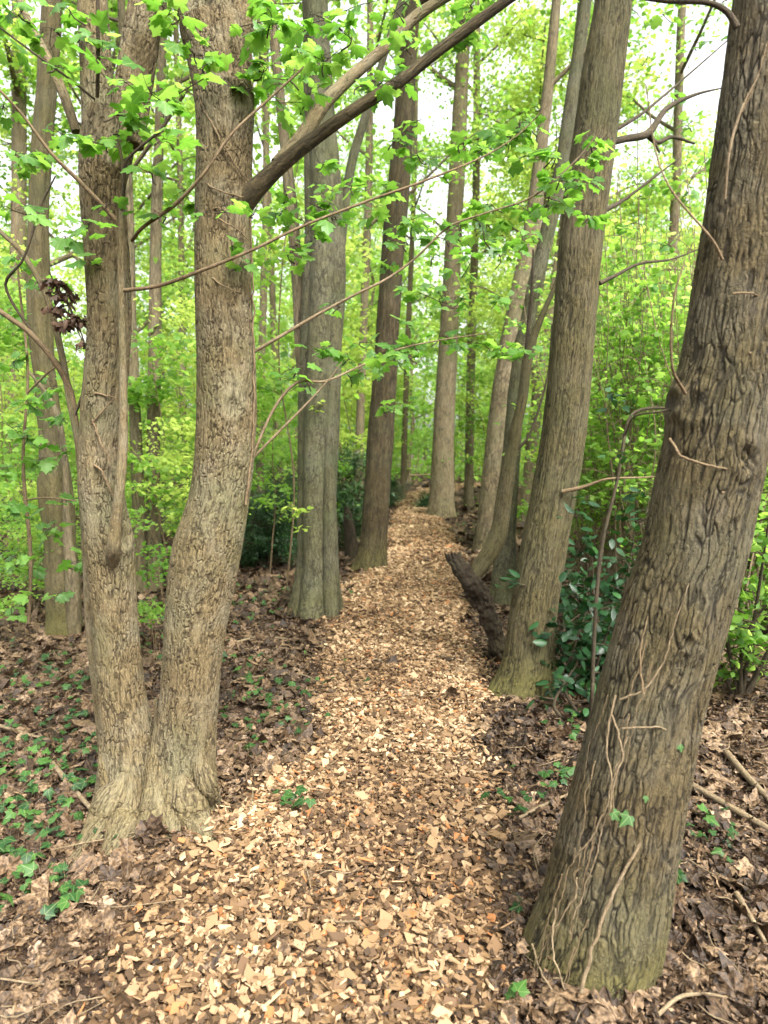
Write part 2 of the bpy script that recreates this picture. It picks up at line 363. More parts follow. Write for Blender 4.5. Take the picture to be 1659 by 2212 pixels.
def soilmat(name, cols, sc):
    t = NT(name); g_ = t.n('ShaderNodeNewGeometry'); p_ = g_.outputs['Position']
    v = t.n('ShaderNodeTexVoronoi', Scale=sc); t.l(p_, v.inputs['Vector'])
    r = t.n('ShaderNodeSeparateColor'); t.l(v.outputs['Color'], r.inputs[0])
    n = t.noise(p_, 6, 6, .7)
    f = t.math('ADD', t.math('MULTIPLY', r.outputs[0], .7), t.math('MULTIPLY', n.outputs[0], .3))
    t.l(t.ramp(f, cols), t.b.inputs['Base Color']); t.b.inputs['Roughness'].default_value = .9; t.b.inputs['Specular IOR Level'].default_value = .2
    bp = t.n('ShaderNodeBump', Strength=1, Distance=.02); t.l(f, bp.inputs['Height']); t.l(bp.outputs[0], t.b.inputs['Normal'])
    return t.m
M['soil'] = soilmat('forest_soil', [(.1, (.008, .005, .003)), (.5, (.025, .015, .009)), (.75, (.06, .035, .02)), (1, (.12, .07, .04))], 22)
M['pathsoil'] = soilmat('chip_bed', [(.1, (.012, .007, .004)), (.4, (.04, .023, .011)), (.7, (.12, .07, .033)), (1, (.24, .15, .07))], 38)

# ---------------------------------------------------------------- ground and path sheets
def grid(name, xs, ys, fz, mat, mask=None):
    X, Y = np.meshgrid(xs, ys); Z = fz(X, Y); V = np.stack([X, Y, Z], -1).reshape(-1, 3)
    nx, ny = len(xs), len(ys); i = np.arange(ny - 1)[:, None] * nx; j = np.arange(nx - 1)[None]
    F = np.stack([i + j, i + j + 1, i + nx + j + 1, i + nx + j], -1).reshape(-1, 4)
    g = Geo(); g.add(V, F); o = g.obj(name, mat); o['kind'] = 'structure'; return o
xs = np.concatenate([-np.geomspace(260, 9, 24), np.linspace(-8, 8, 200), np.geomspace(9, 260, 24)])
ys = np.concatenate([np.linspace(-60, -4, 12), np.linspace(-3, 14, 220), np.geomspace(14.5, 320, 40)])
tag(grid('ground', xs, ys, gz, M['soil']), 'dark woodland soil under the leaf litter')
ts = np.linspace(0, 1, 260); cl = spline(PC, 260); nrm_ = np.gradient(cl[:, :2], axis=0); nrm_ = unit(np.stack([-nrm_[:, 1], nrm_[:, 0]], 1))
us = np.linspace(-1, 1, 25); g = Geo()
edge = vnoise(np.stack([cl[:, 0] * 2, cl[:, 1] * 2, cl[:, 0] * 0], -1), 2)
XY = cl[:, None, :2] - nrm_[:, None] * (us[None, :, None] * (cl[:, 2] * (1 + .12 * edge))[:, None, None])
Z = gz(XY[..., 0], XY[..., 1]) + .004 + .022 * np.clip(1 - us[None] ** 4, 0, 1)
V = np.concatenate([XY, Z[..., None]], -1).reshape(-1, 3)
i = np.arange(259)[:, None] * 25; j = np.arange(24)[None]; g.add(V, np.stack([i + j, i + j + 1, i + 26 + j, i + 25 + j], -1).reshape(-1, 4))
tag(g.obj('path', M['pathsoil']), 'winding woodland path bedded with wood chips', kind='structure')
def surf_z(x, y):
    t = path_t(x, y); return gz(x, y) + np.where(t < 1, .004 + .022 * np.clip(1 - t ** 4, 0, 1), 0)

# ---------------------------------------------------------------- trunks
TR = {}          # name -> (list of px,py,w,Y) for attaching vines and branches
def trunk_pts(spec, Y, top=None):
    """spec rows: px, py, width px [, Y]; returns points, radii"""
    pts, rad = [], []
    for s in spec:
        y = s[3] if len(s) > 3 else Y
        p = P(s[0], s[1], y); pts.append(p); rad.append(s[2] / 2 * mpx(p))
    return pts, rad
def on_trunk(spec, Y, px, py, lift=1.0):
    pys = [s[1] for s in spec][::-1]; cx = np.interp(py, pys, [s[0] for s in spec][::-1]); ww = np.interp(py, pys, [s[2] for s in spec][::-1])
    yy = np.interp(py, pys, [(s[3] if len(s) > 3 else Y) for s in spec][::-1])
    r = ww / 2 * mpx(P(cx, py, yy)); dx = np.clip((px - cx) / (ww / 2), -1.04, 1.04)
    return P(px, py, yy - r * math.sqrt(max(0, 1 - dx * dx)) * lift - .004)
def extend(pts, rad, H, sway=.0, seed=0):
    """carry the trunk on above its last given point up to height H"""
    rg = random.Random(seed); p = pts[-1].copy(); d = unit(pts[-1] - pts[-2]); r = rad[-1]; n = 6
    step = (H - p[2]) / n
    if step <= 0: return pts, rad
    for k in range(n):
        d = unit(d + np.array([rg.uniform(-.08, .08), rg.uniform(-.08, .08), .12])); p = p + d * step / max(d[2], .3)
        pts.append(p); rad.append(max(r * (1 - (k + 1) / (n + .3)), .012))
    return pts, rad
def mk_rfun(flare=.5, fh=.22, lobes=5, ph=0., lump=.03, bk=None, ridge=0.0, seed=1, flute=0.0, fl_n=2):
    def f(TH, L, R_, B):
        out = R_ * (1 + flare * np.exp(-L / fh) * (.75 + .35 * np.cos(lobes * TH + ph)) + .5 * flute * (np.abs(np.cos(fl_n * TH / 2 + ph + .15 * np.sin(L * 1.3))) - .64) * 2)
        q = B * np.array([5, 5, 2.2]) + seed
        out = out * (1 + lump * 2 * vnoise(q, seed) + lump * vnoise(q * 2.7, seed + 1))
        if bk:
            fx, fz, dp = bk
            b = B.reshape(-1, 3); wv = np.stack([vnoise(b * 9 + 3, 11), vnoise(b * 9 + 7, 12), vnoise(b * 9 + 11, 13)], 1) * np.array([.010, .010, .02])
            wv = wv + np.stack([vnoise(b * 45 + 3, 14), vnoise(b * 45 + 7, 15), vnoise(b * 45 + 11, 16)], 1) * np.array([.0022, .0022, .02])
            F1, F2 = worley((b + wv) * np.array([fx, fx, fz]) + 50, 5)
            gap = np.clip(.75 + 1.3 * vnoise(b * np.array([fx * .45, fx * .45, fz * .6]) + 9, 17), .15, 1)
            n2 = vnoise((b + wv) * np.array([fx * 1.9, fx * 1.9, fz * 1.6]), 21)
            c_ = np.clip(1.1 - (F2 - F1) * 7.5, 0, 1) * gap; c_ = np.maximum(c_, np.clip((-n2 - .45) * 4, 0, .7))
            f.h = c_.reshape(TH.shape)
            out = out - dp * f.h + (dp * .35 * n2 + dp * .2 * vnoise(b * np.array([150, 150, 60]), 22)).reshape(TH.shape)
        return out
    return f

def leaf_dirs(n, rng, tilt=.5):
    nr = np.stack([rng.normal(0, tilt, n), rng.normal(0, tilt, n), np.ones(n)], 1)
    a = rng.uniform(0, 2 * np.pi, n); ax = np.stack([np.cos(a), np.sin(a), rng.normal(-.25, .3, n)], 1)
    return nr, ax

def spray(gl, gt, c_, rad, n, size, rng, anchor=None, tpl=MAPLE, flat=.45, tilt=.5, curl=.22):
    """a leafy twig: twigs fan out from the anchor, leaves hang on petioles near their ends"""
    c_ = np.asarray(c_, float)
    if anchor is None: anchor = c_ + np.array([rng.uniform(-.5, .5) * rad, rng.uniform(-.3, .3) * rad, -rad * .4])
    k = max(2, n // 4); tips = c_ + rng.normal(0, .5, (k, 3)) * rad * np.array([1, 1, flat])
    mid = (anchor + c_) / 2 + rng.normal(0, .08, 3) * rad
    tube(gt, np.array([anchor, mid, c_]), [.0035, .0028, .002], 5, 6, cap=False)
    per = int(math.ceil(n / k)); P_, A_, N_, = [], [], []
    for t in tips:
        tube(gt, np.array([c_ + (mid - c_) * .3, (c_ + t) / 2 + rng.normal(0, .06, 3) * rad, t]), [.002, .0016, .001], 4, 5, cap=False)
        for q in range(per):
            d = unit(np.array([rng.normal(), rng.normal(), rng.normal(-.1, .35)])); f = rng.uniform(.3, 1)
            b = c_ + (t - c_) * f; pe = b + d * size * rng.uniform(.35, .8)
            tube(gt, np.array([b, (b + pe) / 2 + [0, 0, size * .06], pe]), [.001, .0009, .0008], 3, 3, cap=False)
            P_.append(pe); A_.append(d + [0, 0, rng.uniform(-.6, .1)]); N_.append([rng.normal(0, tilt), rng.normal(-.15, tilt), 1])
    leaves(gl, np.array(P_), np.array(N_), np.array(A_), size * rng.uniform(.55, 1.15, len(P_)), tpl, rng, curl)

def crown(root, pts, rad, rng, n_limb=8, spread=2.6, from_h=.45, n_leaf=2500, size=.085, mat='leaf_far', bmat='far', tpl=SIMPLE, low=None, split=True):
    """limbs and a leafy crown on the upper part of a trunk"""
    pts = np.array(pts); rad = np.array(rad); H = pts[:, 2].max(); gl = Geo(); gb = Geo(); cl_ = []
    h0 = low if low is not None else H * from_h
    for k in range(n_limb):
        h = h0 + (H - h0) * ((k + rng.uniform(0, .9)) / n_limb) ** .9
        i = np.argmin(abs(pts[:, 2] - h)); i2 = min(i + 1, len(pts) - 1)
        x = np.array([np.interp(h, pts[:, 2], pts[:, q]) for q in range(3)]); r0 = float(np.interp(h, pts[:, 2], rad))
        a = k * 2.4 + rng.uniform(-.5, .5); ln = spread * rng.uniform(.6, 1.1) * (1 - .5 * (h - h0) / (H - h0 + 1e-6)); up = rng.uniform(.35, .9)
        d = np.array([math.cos(a), math.sin(a), up]); b1 = x + d * ln * .35; b2 = x + d * ln * .7 + [0, 0, ln * .05]; b3 = x + d * ln + [rng.normal(0, .2), rng.normal(0, .2), -ln * .05]
        tube(gb, np.array([x, b1, b2, b3]), [max(r0 * .45, .012), r0 * .3 + .006, r0 * .17 + .004, .004], 6, 9, cap=False)
        for m in range(6):
            f = rng.uniform(.3, 1); q = x + (b3 - x) * f + rng.normal(0, .05, 3); e = q + np.array([rng.normal(), rng.normal(), rng.normal(.15, .35)]) * ln * .28
            tube(gb, np.array([q, (q + e) / 2 + rng.normal(0, .05, 3), e]), [r0 * .1 + .004, .005, .002], 4, 5, cap=False); cl_.append(e); cl_.append((q + e) / 2)
        if split: gb.obj('branch', M[bmat], root); gb = Geo()
    cl_ = np.array(cl_); idx = rng.integers(0, len(cl_), n_leaf)
    off = rng.normal(0, 1, (n_leaf, 3)) * np.array([.34, .34, .2]) * spread / 2.6 * rng.uniform(.4, 1.3, (n_leaf, 1))
    pos = cl_[idx] + off; nr, ax = leaf_dirs(n_leaf, rng, .75)
    cr = rng.random(len(cl_)); rn = np.clip(cr[idx] * .45 + rng.random(n_leaf) * .6, 0, 1)
    leaves(gl, pos, nr, ax, size * rng.uniform(.6, 1.25, n_leaf), tpl, rng, .2, rn)
    if not split: gb.obj('branches', M[bmat], root)
    gl.obj('crown', M[mat], root)

def tree(name, label, cat, spec, Y, mat, H=14, nseg=48, nr=120, rf=None, seed=1, crown_kw=None, group=None, sink=.06, knots=(), dense=None):
    pts, rad = trunk_pts(spec, Y)
    base = pts[0].copy(); base[2] = float(gz(base[0], base[1]))
    root = empty(name, base, label, cat, group)
    d = unit(pts[0] - pts[1]); p0 = pts[0] + d * sink; pts = [p0] + pts; rad = [rad[0] * 1.02] + rad
    pts, rad = extend(pts, rad, H, seed=seed)
    g = Geo(); tube(g, np.array(pts), rad, nseg, nr, rf or mk_rfun(seed=seed), cap=True, knots=[(on_trunk(spec, Y, a, b), r_, k_) for a, b, r_, k_ in knots], dense=dense)
    t = g.obj('trunk', M[mat], root)
    if crown_kw is not None:
        crown(root, pts, rad, np.random.default_rng(seed + 100), **crown_kw)
    return root, pts, rad

def branch(root, pxs, mat='twig', nseg=8, nr=30, name='branch', knob=.06, seed=0):
    """pxs rows: px, py, width px, Y"""
    pts = [P(a, b, y) for a, b, w_, y in pxs]; rad = [w_ / 2 * mpx(p) for (a, b, w_, y), p in zip(pxs, pts)]
    g = Geo(); tube(g, np.array(pts), rad, nseg, nr, mk_rfun(0, 1, lump=knob, seed=seed), cap=True)
    o = g.obj(name, M[mat], root); return o, np.array(pts)

# --- right foreground tree (ridged bark, leaning right)
S8 = [(1248, 2165, 292), (1280, 2040, 270), (1297, 1980, 262), (1325, 1850, 250), (1360, 1700, 238), (1408, 1500, 222), (1450, 1350, 217), (1495, 1200, 213), (1537, 1000, 212), (1578, 800, 208), (1617, 560, 203), (1652, 300, 198), (1690, 0, 194)]
Y8 = G(1260, 2160)[1] + .18
t8, p8, r8 = tree('leaning_tree', 'thick ridged brown trunk leaning right in the right foreground with pale ivy roots', 'tree', S8, Y8, 'brown', 12, 420, 1300,
    mk_rfun(.11, .22, 5, 1.2, .018, bk=(60, 7, .0048), seed=4), seed=4, dense=4.6, crown_kw=dict(n_leaf=1800, low=6.5, bmat='brown'), knots=[(1484, 1388, .032, .014), (1500, 870, .07, .016), (1600, 990, .06, .018), (1455, 870, .05, .018)])
branch(t8, [(1592, 60, 18, Y8 - .1), (1570, 25, 14, Y8 - .1), (1530, 6, 12, Y8 - .1), (1440, 2, 10, Y8), (1300, -20, 8, Y8 + .1)], 'darktwig')
branch(t8, [(1480, 850, 9, Y8 - .12), (1452, 790, 6, Y8 - .2), (1455, 650, 5, Y8 - .25), (1480, 560, 3, Y8 - .25)], 'twig', 6)
branch(t8, [(1560, 560, 8, Y8 - .14), (1540, 520, 6, Y8 - .16), (1450, 410, 4, Y8 - .1), (1415, 320, 3, Y8), (1395, 180, 2, Y8)], 'twig', 6)
branch(t8, [(1565, 430, 7, Y8 - .17), (1575, 330, 7, Y8 - .2), (1600, 240, 5, Y8 - .2), (1640, 160, 3, Y8 - .2)], 'stick', 6)
branch(t8, [(1449, 885, 7, Y8 + .0), (1420, 890, 6, Y8 + .0), (1370, 900, 5, Y8 + .05), (1350, 940, 4, Y8 + .1)], 'darktwig', 6)

# --- left foreground twin-stemmed tree
YT = 2.93
SL = [(285, 1800, 196), (285, 1700, 150), (276, 1600, 116), (262, 1490, 97), (251, 1370, 93), (238, 1200, 100), (218, 1050, 92), (222, 900, 92), (236, 700, 90), (231, 550, 92), (222, 400, 94), (232, 310, 110), (245, 250, 106)]
SR = [(388, 1755, 176), (396, 1650, 138), (406, 1540, 124), (414, 1460, 124), (423, 1350, 134), (445, 1200, 142), (472, 1080, 128), (486, 950, 128), (488, 800, 126), (483, 600, 122), (484, 400, 120), (484, 250, 124), (475, 130, 142), (462, 60, 150)]
base = P(335, 1800, YT); base[2] = 0
twin = empty('twin_stemmed_tree', base, 'pale tan tree with two stems from one flared base in the left foreground', 'tree')
for spec, fork, sd_ in ((SL, [[(215, 300, 66), (208, 150, 64), (200, 0, 60), (190, -200, 55)], [(272, 310, 72), (290, 180, 76), (308, 60, 72), (325, -60, 68), (350, -250, 60)]], 7),
                        (SR, [[(440, 120, 84), (422, 0, 80), (395, -180, 74), (370, -400, 66)], [(498, 210, 66), (510, 100, 64), (526, 0, 58), (545, -150, 52), (580, -400, 44)], [(470, 110, 70), (478, 0, 66), (490, -200, 60)]], 9)):
    pts, rad = trunk_pts(spec, YT); d = unit(pts[0] - pts[1]); pts = [pts[0] + d * .12] + pts; rad = [rad[0]] + rad
    g = Geo(); tube(g, np.array(pts), rad, 230, 1150, mk_rfun(.12, .15, 4, sd_, .022, bk=(72, 17, .0042), seed=sd_), cap=True, knots=[(on_trunk(spec, YT, a, b), r_, k_) for a, b, r_, k_ in ([(215, 1030, .07, .012), (262, 1165, .07, .02), (240, 330, .06, .014)] if sd_ == 7 else [(500, 880, .06, .010), (500, 200, .08, .014)])])
    for k, fk in enumerate(fork):
        fp, fr = trunk_pts(fk, YT - .02 * (k - 1)); fp, fr = extend(fp, fr, 7 + k, seed=sd_ + k)
        tube(g, np.array(fp), fr, 110, 500, mk_rfun(.0, .2, 4, sd_, .03, bk=(72, 17, .003), seed=sd_ + 3 + k), cap=True, b0=np.array([.3 * k, .2, 0]), dense=1.6)
    g.obj('trunk', M['tan'], twin)
# root buttresses
def gy(a, b, w_): return G(a, b + w_ * .25)[1]
for pxs, sd_ in (([(268, 1680, 80, 0), (248, 1725, 88, 0), (222, 1775, 78, 0), (188, 1826, 48, 1), (160, 1860, 26, 1), (130, 1890, 10, 1)], 1), ([(285, 1700, 80, 0), (272, 1765, 84, 0), (252, 1818, 56, 1), (226, 1856, 30, 1), (205, 1880, 10, 1)], 2),
                 ([(392, 1680, 80, 0), (404, 1725, 80, 0), (425, 1780, 60, 1), (455, 1828, 34, 1), (495, 1862, 16, 1), (530, 1890, 8, 1)], 3), ([(432, 1640, 50, 0), (446, 1690, 46, 0), (462, 1738, 36, 1), (478, 1764, 18, 1)], 4),
                 ([(336, 1570, 14, 0), (337, 1640, 36, 0), (337, 1720, 62, 0), (336, 1790, 90, 0)], 5), ([(366, 1650, 60, 0), (366, 1740, 56, 0), (372, 1806, 40, 1), (385, 1840, 18, 1)], 7), ([(222, 1600, 24, 0), (226, 1680, 26, 0), (236, 1740, 30, 0)], 6)):
    pts = []; rad = []; pxs = [(pxs[0][0], pxs[0][1] - 60, 8, 0), (pxs[0][0], pxs[0][1], pxs[0][2] * .55, 0)] + list(pxs[1:])
    for a, b, w_, q in pxs:
        yy = min(gy(a, b, w_), YT) if q else YT - .06 - .12 * max(0, (b - 1600) / 200); p = P(a, b, yy); pts.append(p); rad.append(w_ / 2 * mpx(p))
    g = Geo(); tube(g, np.array(pts), rad, 100, 220, mk_rfun(0, 1, lump=.07, bk=(72, 17, .004), seed=sd_ + 30), cap=True); g.obj('root', M['tan'], twin)
rngL = np.random.default_rng(5)
BR = {}
BR['big'] = branch(twin, [(510, 455, 56, YT), (556, 405, 42, YT - .05), (605, 358, 35, YT - .07), (680, 298, 30, YT - .08), (780, 228, 28, YT - .1), (860, 178, 27, YT - .1), (940, 115, 25, YT - .1), (1010, 62, 24, YT - .1), (1085, 8, 21, YT - .1), (1180, -60, 18, YT - .1), (1400, -260, 12, YT)], 'red', 40, 240, knob=.035, seed=2)
BR['big2'] = branch(twin, [(600, 358, 34, YT - .05), (650, 300, 31, YT), (700, 225, 27, YT + .05), (760, 165, 24, YT + .1), (830, 105, 22, YT + .15), (900, 35, 22, YT + .2), (990, -20, 17, YT + .2), (1200, -120, 10, YT + .2)], 'tan', 32, 160, knob=.05, seed=3)
shoot = branch(twin, [(243, 1240, 16, YT - .03), (243, 1205, 27, YT - .10), (246, 1180, 28, YT - .145), (249, 1140, 24, YT - .16), (258, 1060, 22, YT - .18), (266, 950, 20, YT - .18), (266, 800, 18, YT - .18), (262, 620, 16, YT - .18), (262, 480, 14, YT - .18), (268, 400, 9, YT - .2), (262, 340, 7, YT - .22), (255, 300, 4, YT - .24)], 'tan', 24, 160, 'shoot', .05, 4)[0]
BR['a'] = branch(twin, [(262, 628, 8, YT - .18), (340, 618, 8, YT - .22), (420, 590, 8, YT - .28), (545, 540, 7, YT - .3), (650, 490, 6, YT - .3), (800, 432, 5.5, YT - .3), (905, 395, 5, YT - .3), (1040, 340, 4, YT - .25), (1120, 290, 3, YT - .2), (1190, 220, 2, YT - .2)], 'twig', 8, 60, seed=5)
BR['b'] = branch(twin, [(250, 475, 9, YT - .18), (180, 400, 9, YT - .25), (110, 330, 8, YT - .3), (50, 250, 7, YT - .35), (0, 195, 6, YT - .4), (-100, 80, 5, YT - .4)], 'twig', 8, 40, seed=6)
BR['c'] = branch(twin, [(285, 520, 9, YT + .0), (310, 490, 8, YT - .15), (380, 440, 8, YT - .2), (440, 375, 7, YT - .25), (500, 290, 6, YT - .25), (580, 215, 5, YT - .2), (690, 115, 4, YT - .2)], 'twig', 8, 40, seed=7)
BR['d'] = branch(twin, [(545, 762, 7, YT + .02), (600, 730, 7, YT), (680, 683, 7, YT), (760, 640, 6, YT), (840, 600, 6, YT), (900, 555, 5, YT), (970, 490, 5, YT), (1050, 460, 4, YT), (1150, 425, 4, YT), (1240, 350, 3, YT), (1290, 290, 2, YT)], 'stick', 8, 60, seed=8)
BR['e'] = branch(twin, [(540, 1012, 8, YT + .02), (556, 960, 7, YT), (600, 870, 6, YT), (646, 824, 6, YT), (700, 824, 5, YT + .05), (780, 790, 4, YT + .1), (860, 755, 4, YT + .1), (950, 735, 3, YT + .1), (1050, 720, 2, YT + .1)], 'stick', 8, 50, seed=9)
branch(twin, [(546, 990, 7, YT + .02), (600, 935, 6, YT), (660, 875, 5, YT), (710, 820, 3, YT), (740, 780, 2, YT)], 'stick', 6, 30)
BR['f'] = branch(twin, [(210, 210, 9, YT - .12), (212, 130, 9, YT - .2), (211, 0, 8, YT - .25), (205, -100, 6, YT - .25)], 'darktwig', 8, 24)
branch(twin, [(262, 465, 8, YT - .18), (268, 400, 8, YT - .24), (272, 350, 6, YT - .28), (300, 320, 6, YT - .3), (355, 270, 5, YT - .3), (360, 220, 4, YT - .3), (390, 200, 3, YT - .3), (440, 170, 2, YT - .3)], 'darktwig', 8, 40)
branch(twin, [(205, 215, 6, YT - .12), (150, 170, 6, YT - .2), (80, 120, 5, YT - .3), (0, 60, 4, YT - .3)], 'darktwig', 6, 24)
BR['g'] = branch(twin, [(165, 285, 22, YT + .1), (140, 210, 22, YT + .12), (100, 120, 18, YT + .15), (50, 20, 14, YT + .2), (20, -60, 12, YT + .2)], 'tan', 20, 50)
# thin companion stem hugging the left side
comp = empty('thin_sapling', [P(200, 1420, 3.1)[0], 3.1, 0], 'slim smooth pale sapling hugging the left side of the twin tree', 'sapling')
g = Geo(); tube(g, np.array([P(a, b, 3.05) for a, b in ((222, 1640), (212, 1540), (200, 1420), (192, 1320), (188, 1220), (180, 1100), (170, 960), (150, 860), (132, 760), (100, 640), (50, 550), (-20, 480), (-150, 330))]),
     [.018, .018, .021, .021, .02, .018, .018, .016, .014, .013, .011, .009, .005], 24, 200, mk_rfun(0, 1, lump=.05)); g.obj('trunk', M['tan'], comp)
branch(comp, [(164, 925, 18, 3.05), (150, 840, 14, 3.05), (110, 770, 12, 3.0), (60, 715, 11, 2.95), (0, 672, 10, 2.9), (-80, 600, 8, 2.9)], 'twig', 10, 30)
BR['h'] = branch(comp, [(142, 800, 6, 3.05), (80, 730, 6, 3.0), (12, 618, 6, 2.95), (50, 560, 5, 2.9), (90, 440, 5, 2.9), (120, 380, 3, 2.9)], 'darktwig', 8, 30)
branch(comp, [(160, 900, 5, 3.05), (190, 830, 5, 2.95), (200, 760, 3, 2.9)], 'darktwig', 6, 14)
# near leaf sprays: px, py, radius px, count, which branch
def sprays(root, rows, Y, size, seed, mat='leaf', bm='darktwig', tpl=MAPLE):
    rng = np.random.default_rng(seed)
    for a, b, rp, n in rows:
        gl, gt = Geo(), Geo(); yy = Y + rng.uniform(-.25, .25); c_ = P(a, b, yy); spray(gl, gt, c_, rp * mpx(c_), n, size, rng, tpl=tpl)
        tw = gt.obj('twig', M[bm], root); gl.obj('leaves', M[mat], tw)
sprays(twin, [(40, 30, 70, 14), (110, 60, 60, 9), (150, 20, 60, 8), (20, 100, 50, 7), (190, 70, 60, 7), (120, 140, 40, 3), (210, 120, 40, 4), (250, 245, 60, 14), (300, 195, 70, 14), (345, 215, 50, 10),
    (230, 310, 55, 10), (165, 295, 45, 6), (290, 290, 50, 8), (350, 300, 40, 5), (420, 115, 40, 8), (390, 40, 50, 8), (350, 10, 60, 8), (440, 140, 30, 4), (235, 440, 30, 3), (190, 480, 40, 5), (140, 510, 60, 8), (60, 460, 60, 7),
    (330, 380, 40, 4), (360, 470, 40, 3), (200, 560, 40, 4), (30, 340, 40, 3)], YT - .3, .072, 1)
sprays(twin, [(590, 40, 80, 20), (640, 90, 80, 20), (700, 40, 80, 16), (570, 150, 60, 12), (620, 170, 60, 12), (700, 130, 70, 14), (760, 80, 60, 10), (780, 185, 50, 9), (830, 175, 40, 7), (540, 190, 40, 7), (490, 458, 40, 6), (550, 462, 30, 4),
    (500, 530, 30, 4), (560, 20, 60, 10), (660, 220, 60, 8), (850, 20, 50, 6), (960, 90, 30, 5), (1010, 95, 30, 3), (880, 110, 50, 6)], YT - .15, .066, 2)
sprays(twin, [(650, 470, 60, 10), (700, 450, 60, 12), (760, 400, 60, 10), (830, 400, 60, 10), (680, 400, 50, 8), (620, 420, 40, 6), (900, 330, 60, 8), (860, 300, 50, 7), (800, 470, 50, 8), (880, 480, 50, 6), (960, 380, 40, 6),
    (900, 260, 50, 6), (700, 350, 40, 6), (1000, 480, 60, 10), (1060, 440, 50, 9), (1130, 450, 60, 12), (1190, 430, 60, 10), (1250, 400, 50, 10), (1280, 320, 40, 8), (1270, 470, 40, 7), (1220, 370, 40, 6)], YT + .6, .068, 3)
sprays(twin, [(1000, 560, 80, 16), (1080, 550, 80, 16), (1150, 520, 60, 10), (940, 620, 60, 10), (1000, 640, 70, 12), (880, 690, 60, 10), (950, 720, 70, 12), (1030, 740, 70, 16), (1090, 755, 60, 16), (1130, 770, 40, 8), (860, 780, 60, 10), (810, 800, 40, 5), (850, 870, 50, 8), (830, 890, 30, 4), (1080, 640, 60, 9)], YT + 1.4, .08, 4)

xr = np.random.default_rng(66)
for key, Yo, nn in (('a', .1, 14), ('d', .15, 16), ('e', .2, 12), ('big', .2, 12), ('c', .1, 7), ('b', .1, 7)):
    o_, bp_ = BR[key]; bs = spline(bp_, 60); rows = []
    for q in range(nn):
        pp = bs[int(xr.uniform(.3, 1) * 59)]; a, b = to_px(*pp); rows.append((a + xr.normal(0, 28), b + xr.normal(0, 30), xr.uniform(35, 60), int(xr.integers(5, 11))))
    sprays(twin, rows, YT + Yo, .062, int(xr.integers(1000)))
ms = empty('maple_sapling', [P(60, 1330, 4.3)[0], 4.3, 0], 'young maple sapling spreading broad green leaves at the left edge', 'sapling')
branch(ms, [(62, 1345, 9, 4.3), (66, 1200, 8, 4.3), (50, 1000, 7, 4.3), (60, 800, 6, 4.3), (40, 600, 5, 4.3), (30, 450, 3, 4.3)], 'twig', 8, 60, 'stem')
branch(ms, [(56, 1080, 5, 4.3), (100, 1075, 4, 4.2), (165, 1082, 3, 4.1)], 'twig', 6, 20); branch(ms, [(58, 850, 5, 4.3), (110, 800, 4, 4.2), (150, 780, 3, 4.1)], 'twig', 6, 20)
sprays(ms, [(40, 560, 60, 14), (110, 610, 40, 8), (30, 780, 60, 12), (120, 830, 50, 12), (60, 860, 60, 16), (20, 920, 50, 12), (140, 900, 50, 12), (80, 1000, 60, 16), (165, 1075, 40, 9), (30, 1100, 50, 12), (110, 1140, 50, 14), (60, 1230, 50, 14), (150, 1215, 40, 10),
    (30, 1310, 40, 8), (100, 1290, 40, 8), (20, 680, 50, 10), (150, 980, 40, 9), (60, 940, 50, 10), (0, 1010, 50, 10), (20, 1200, 40, 8)], 4.3, .085, 71)
# --- copper coloured withered leaves caught on the left
rng = np.random.default_rng(8); cb = empty('withered_branch', P(130, 640, 2.9), 'thin twig holding two dark purple-brown bunches of withered leaves at left', 'branch')
gl, gt = Geo(), Geo()
for a, b, rp, n in ((118, 610, 28, 22), (135, 640, 30, 24), (120, 665, 22, 12), (160, 690, 30, 26), (140, 700, 24, 16), (180, 740, 14, 8)):
    c_ = P(a, b, 2.9); spray(gl, gt, c_, rp * mpx(c_) * .9, int(n * 1.6), .026, rng, anchor=P(150, 660, 2.9), tpl=LOBED, curl=.75, tilt=1.2)
tube(gt, np.array([P(a, b, 2.9) for a, b in ((105, 585), (128, 630), (150, 665), (168, 700), (186, 760), (182, 830), (160, 900))]), [.003, .003, .003, .003, .003, .003, .004], 6, 30)
gt.obj('twig', M['darktwig'], cb); gl.obj('withered_leaves', M['copper'], cb)

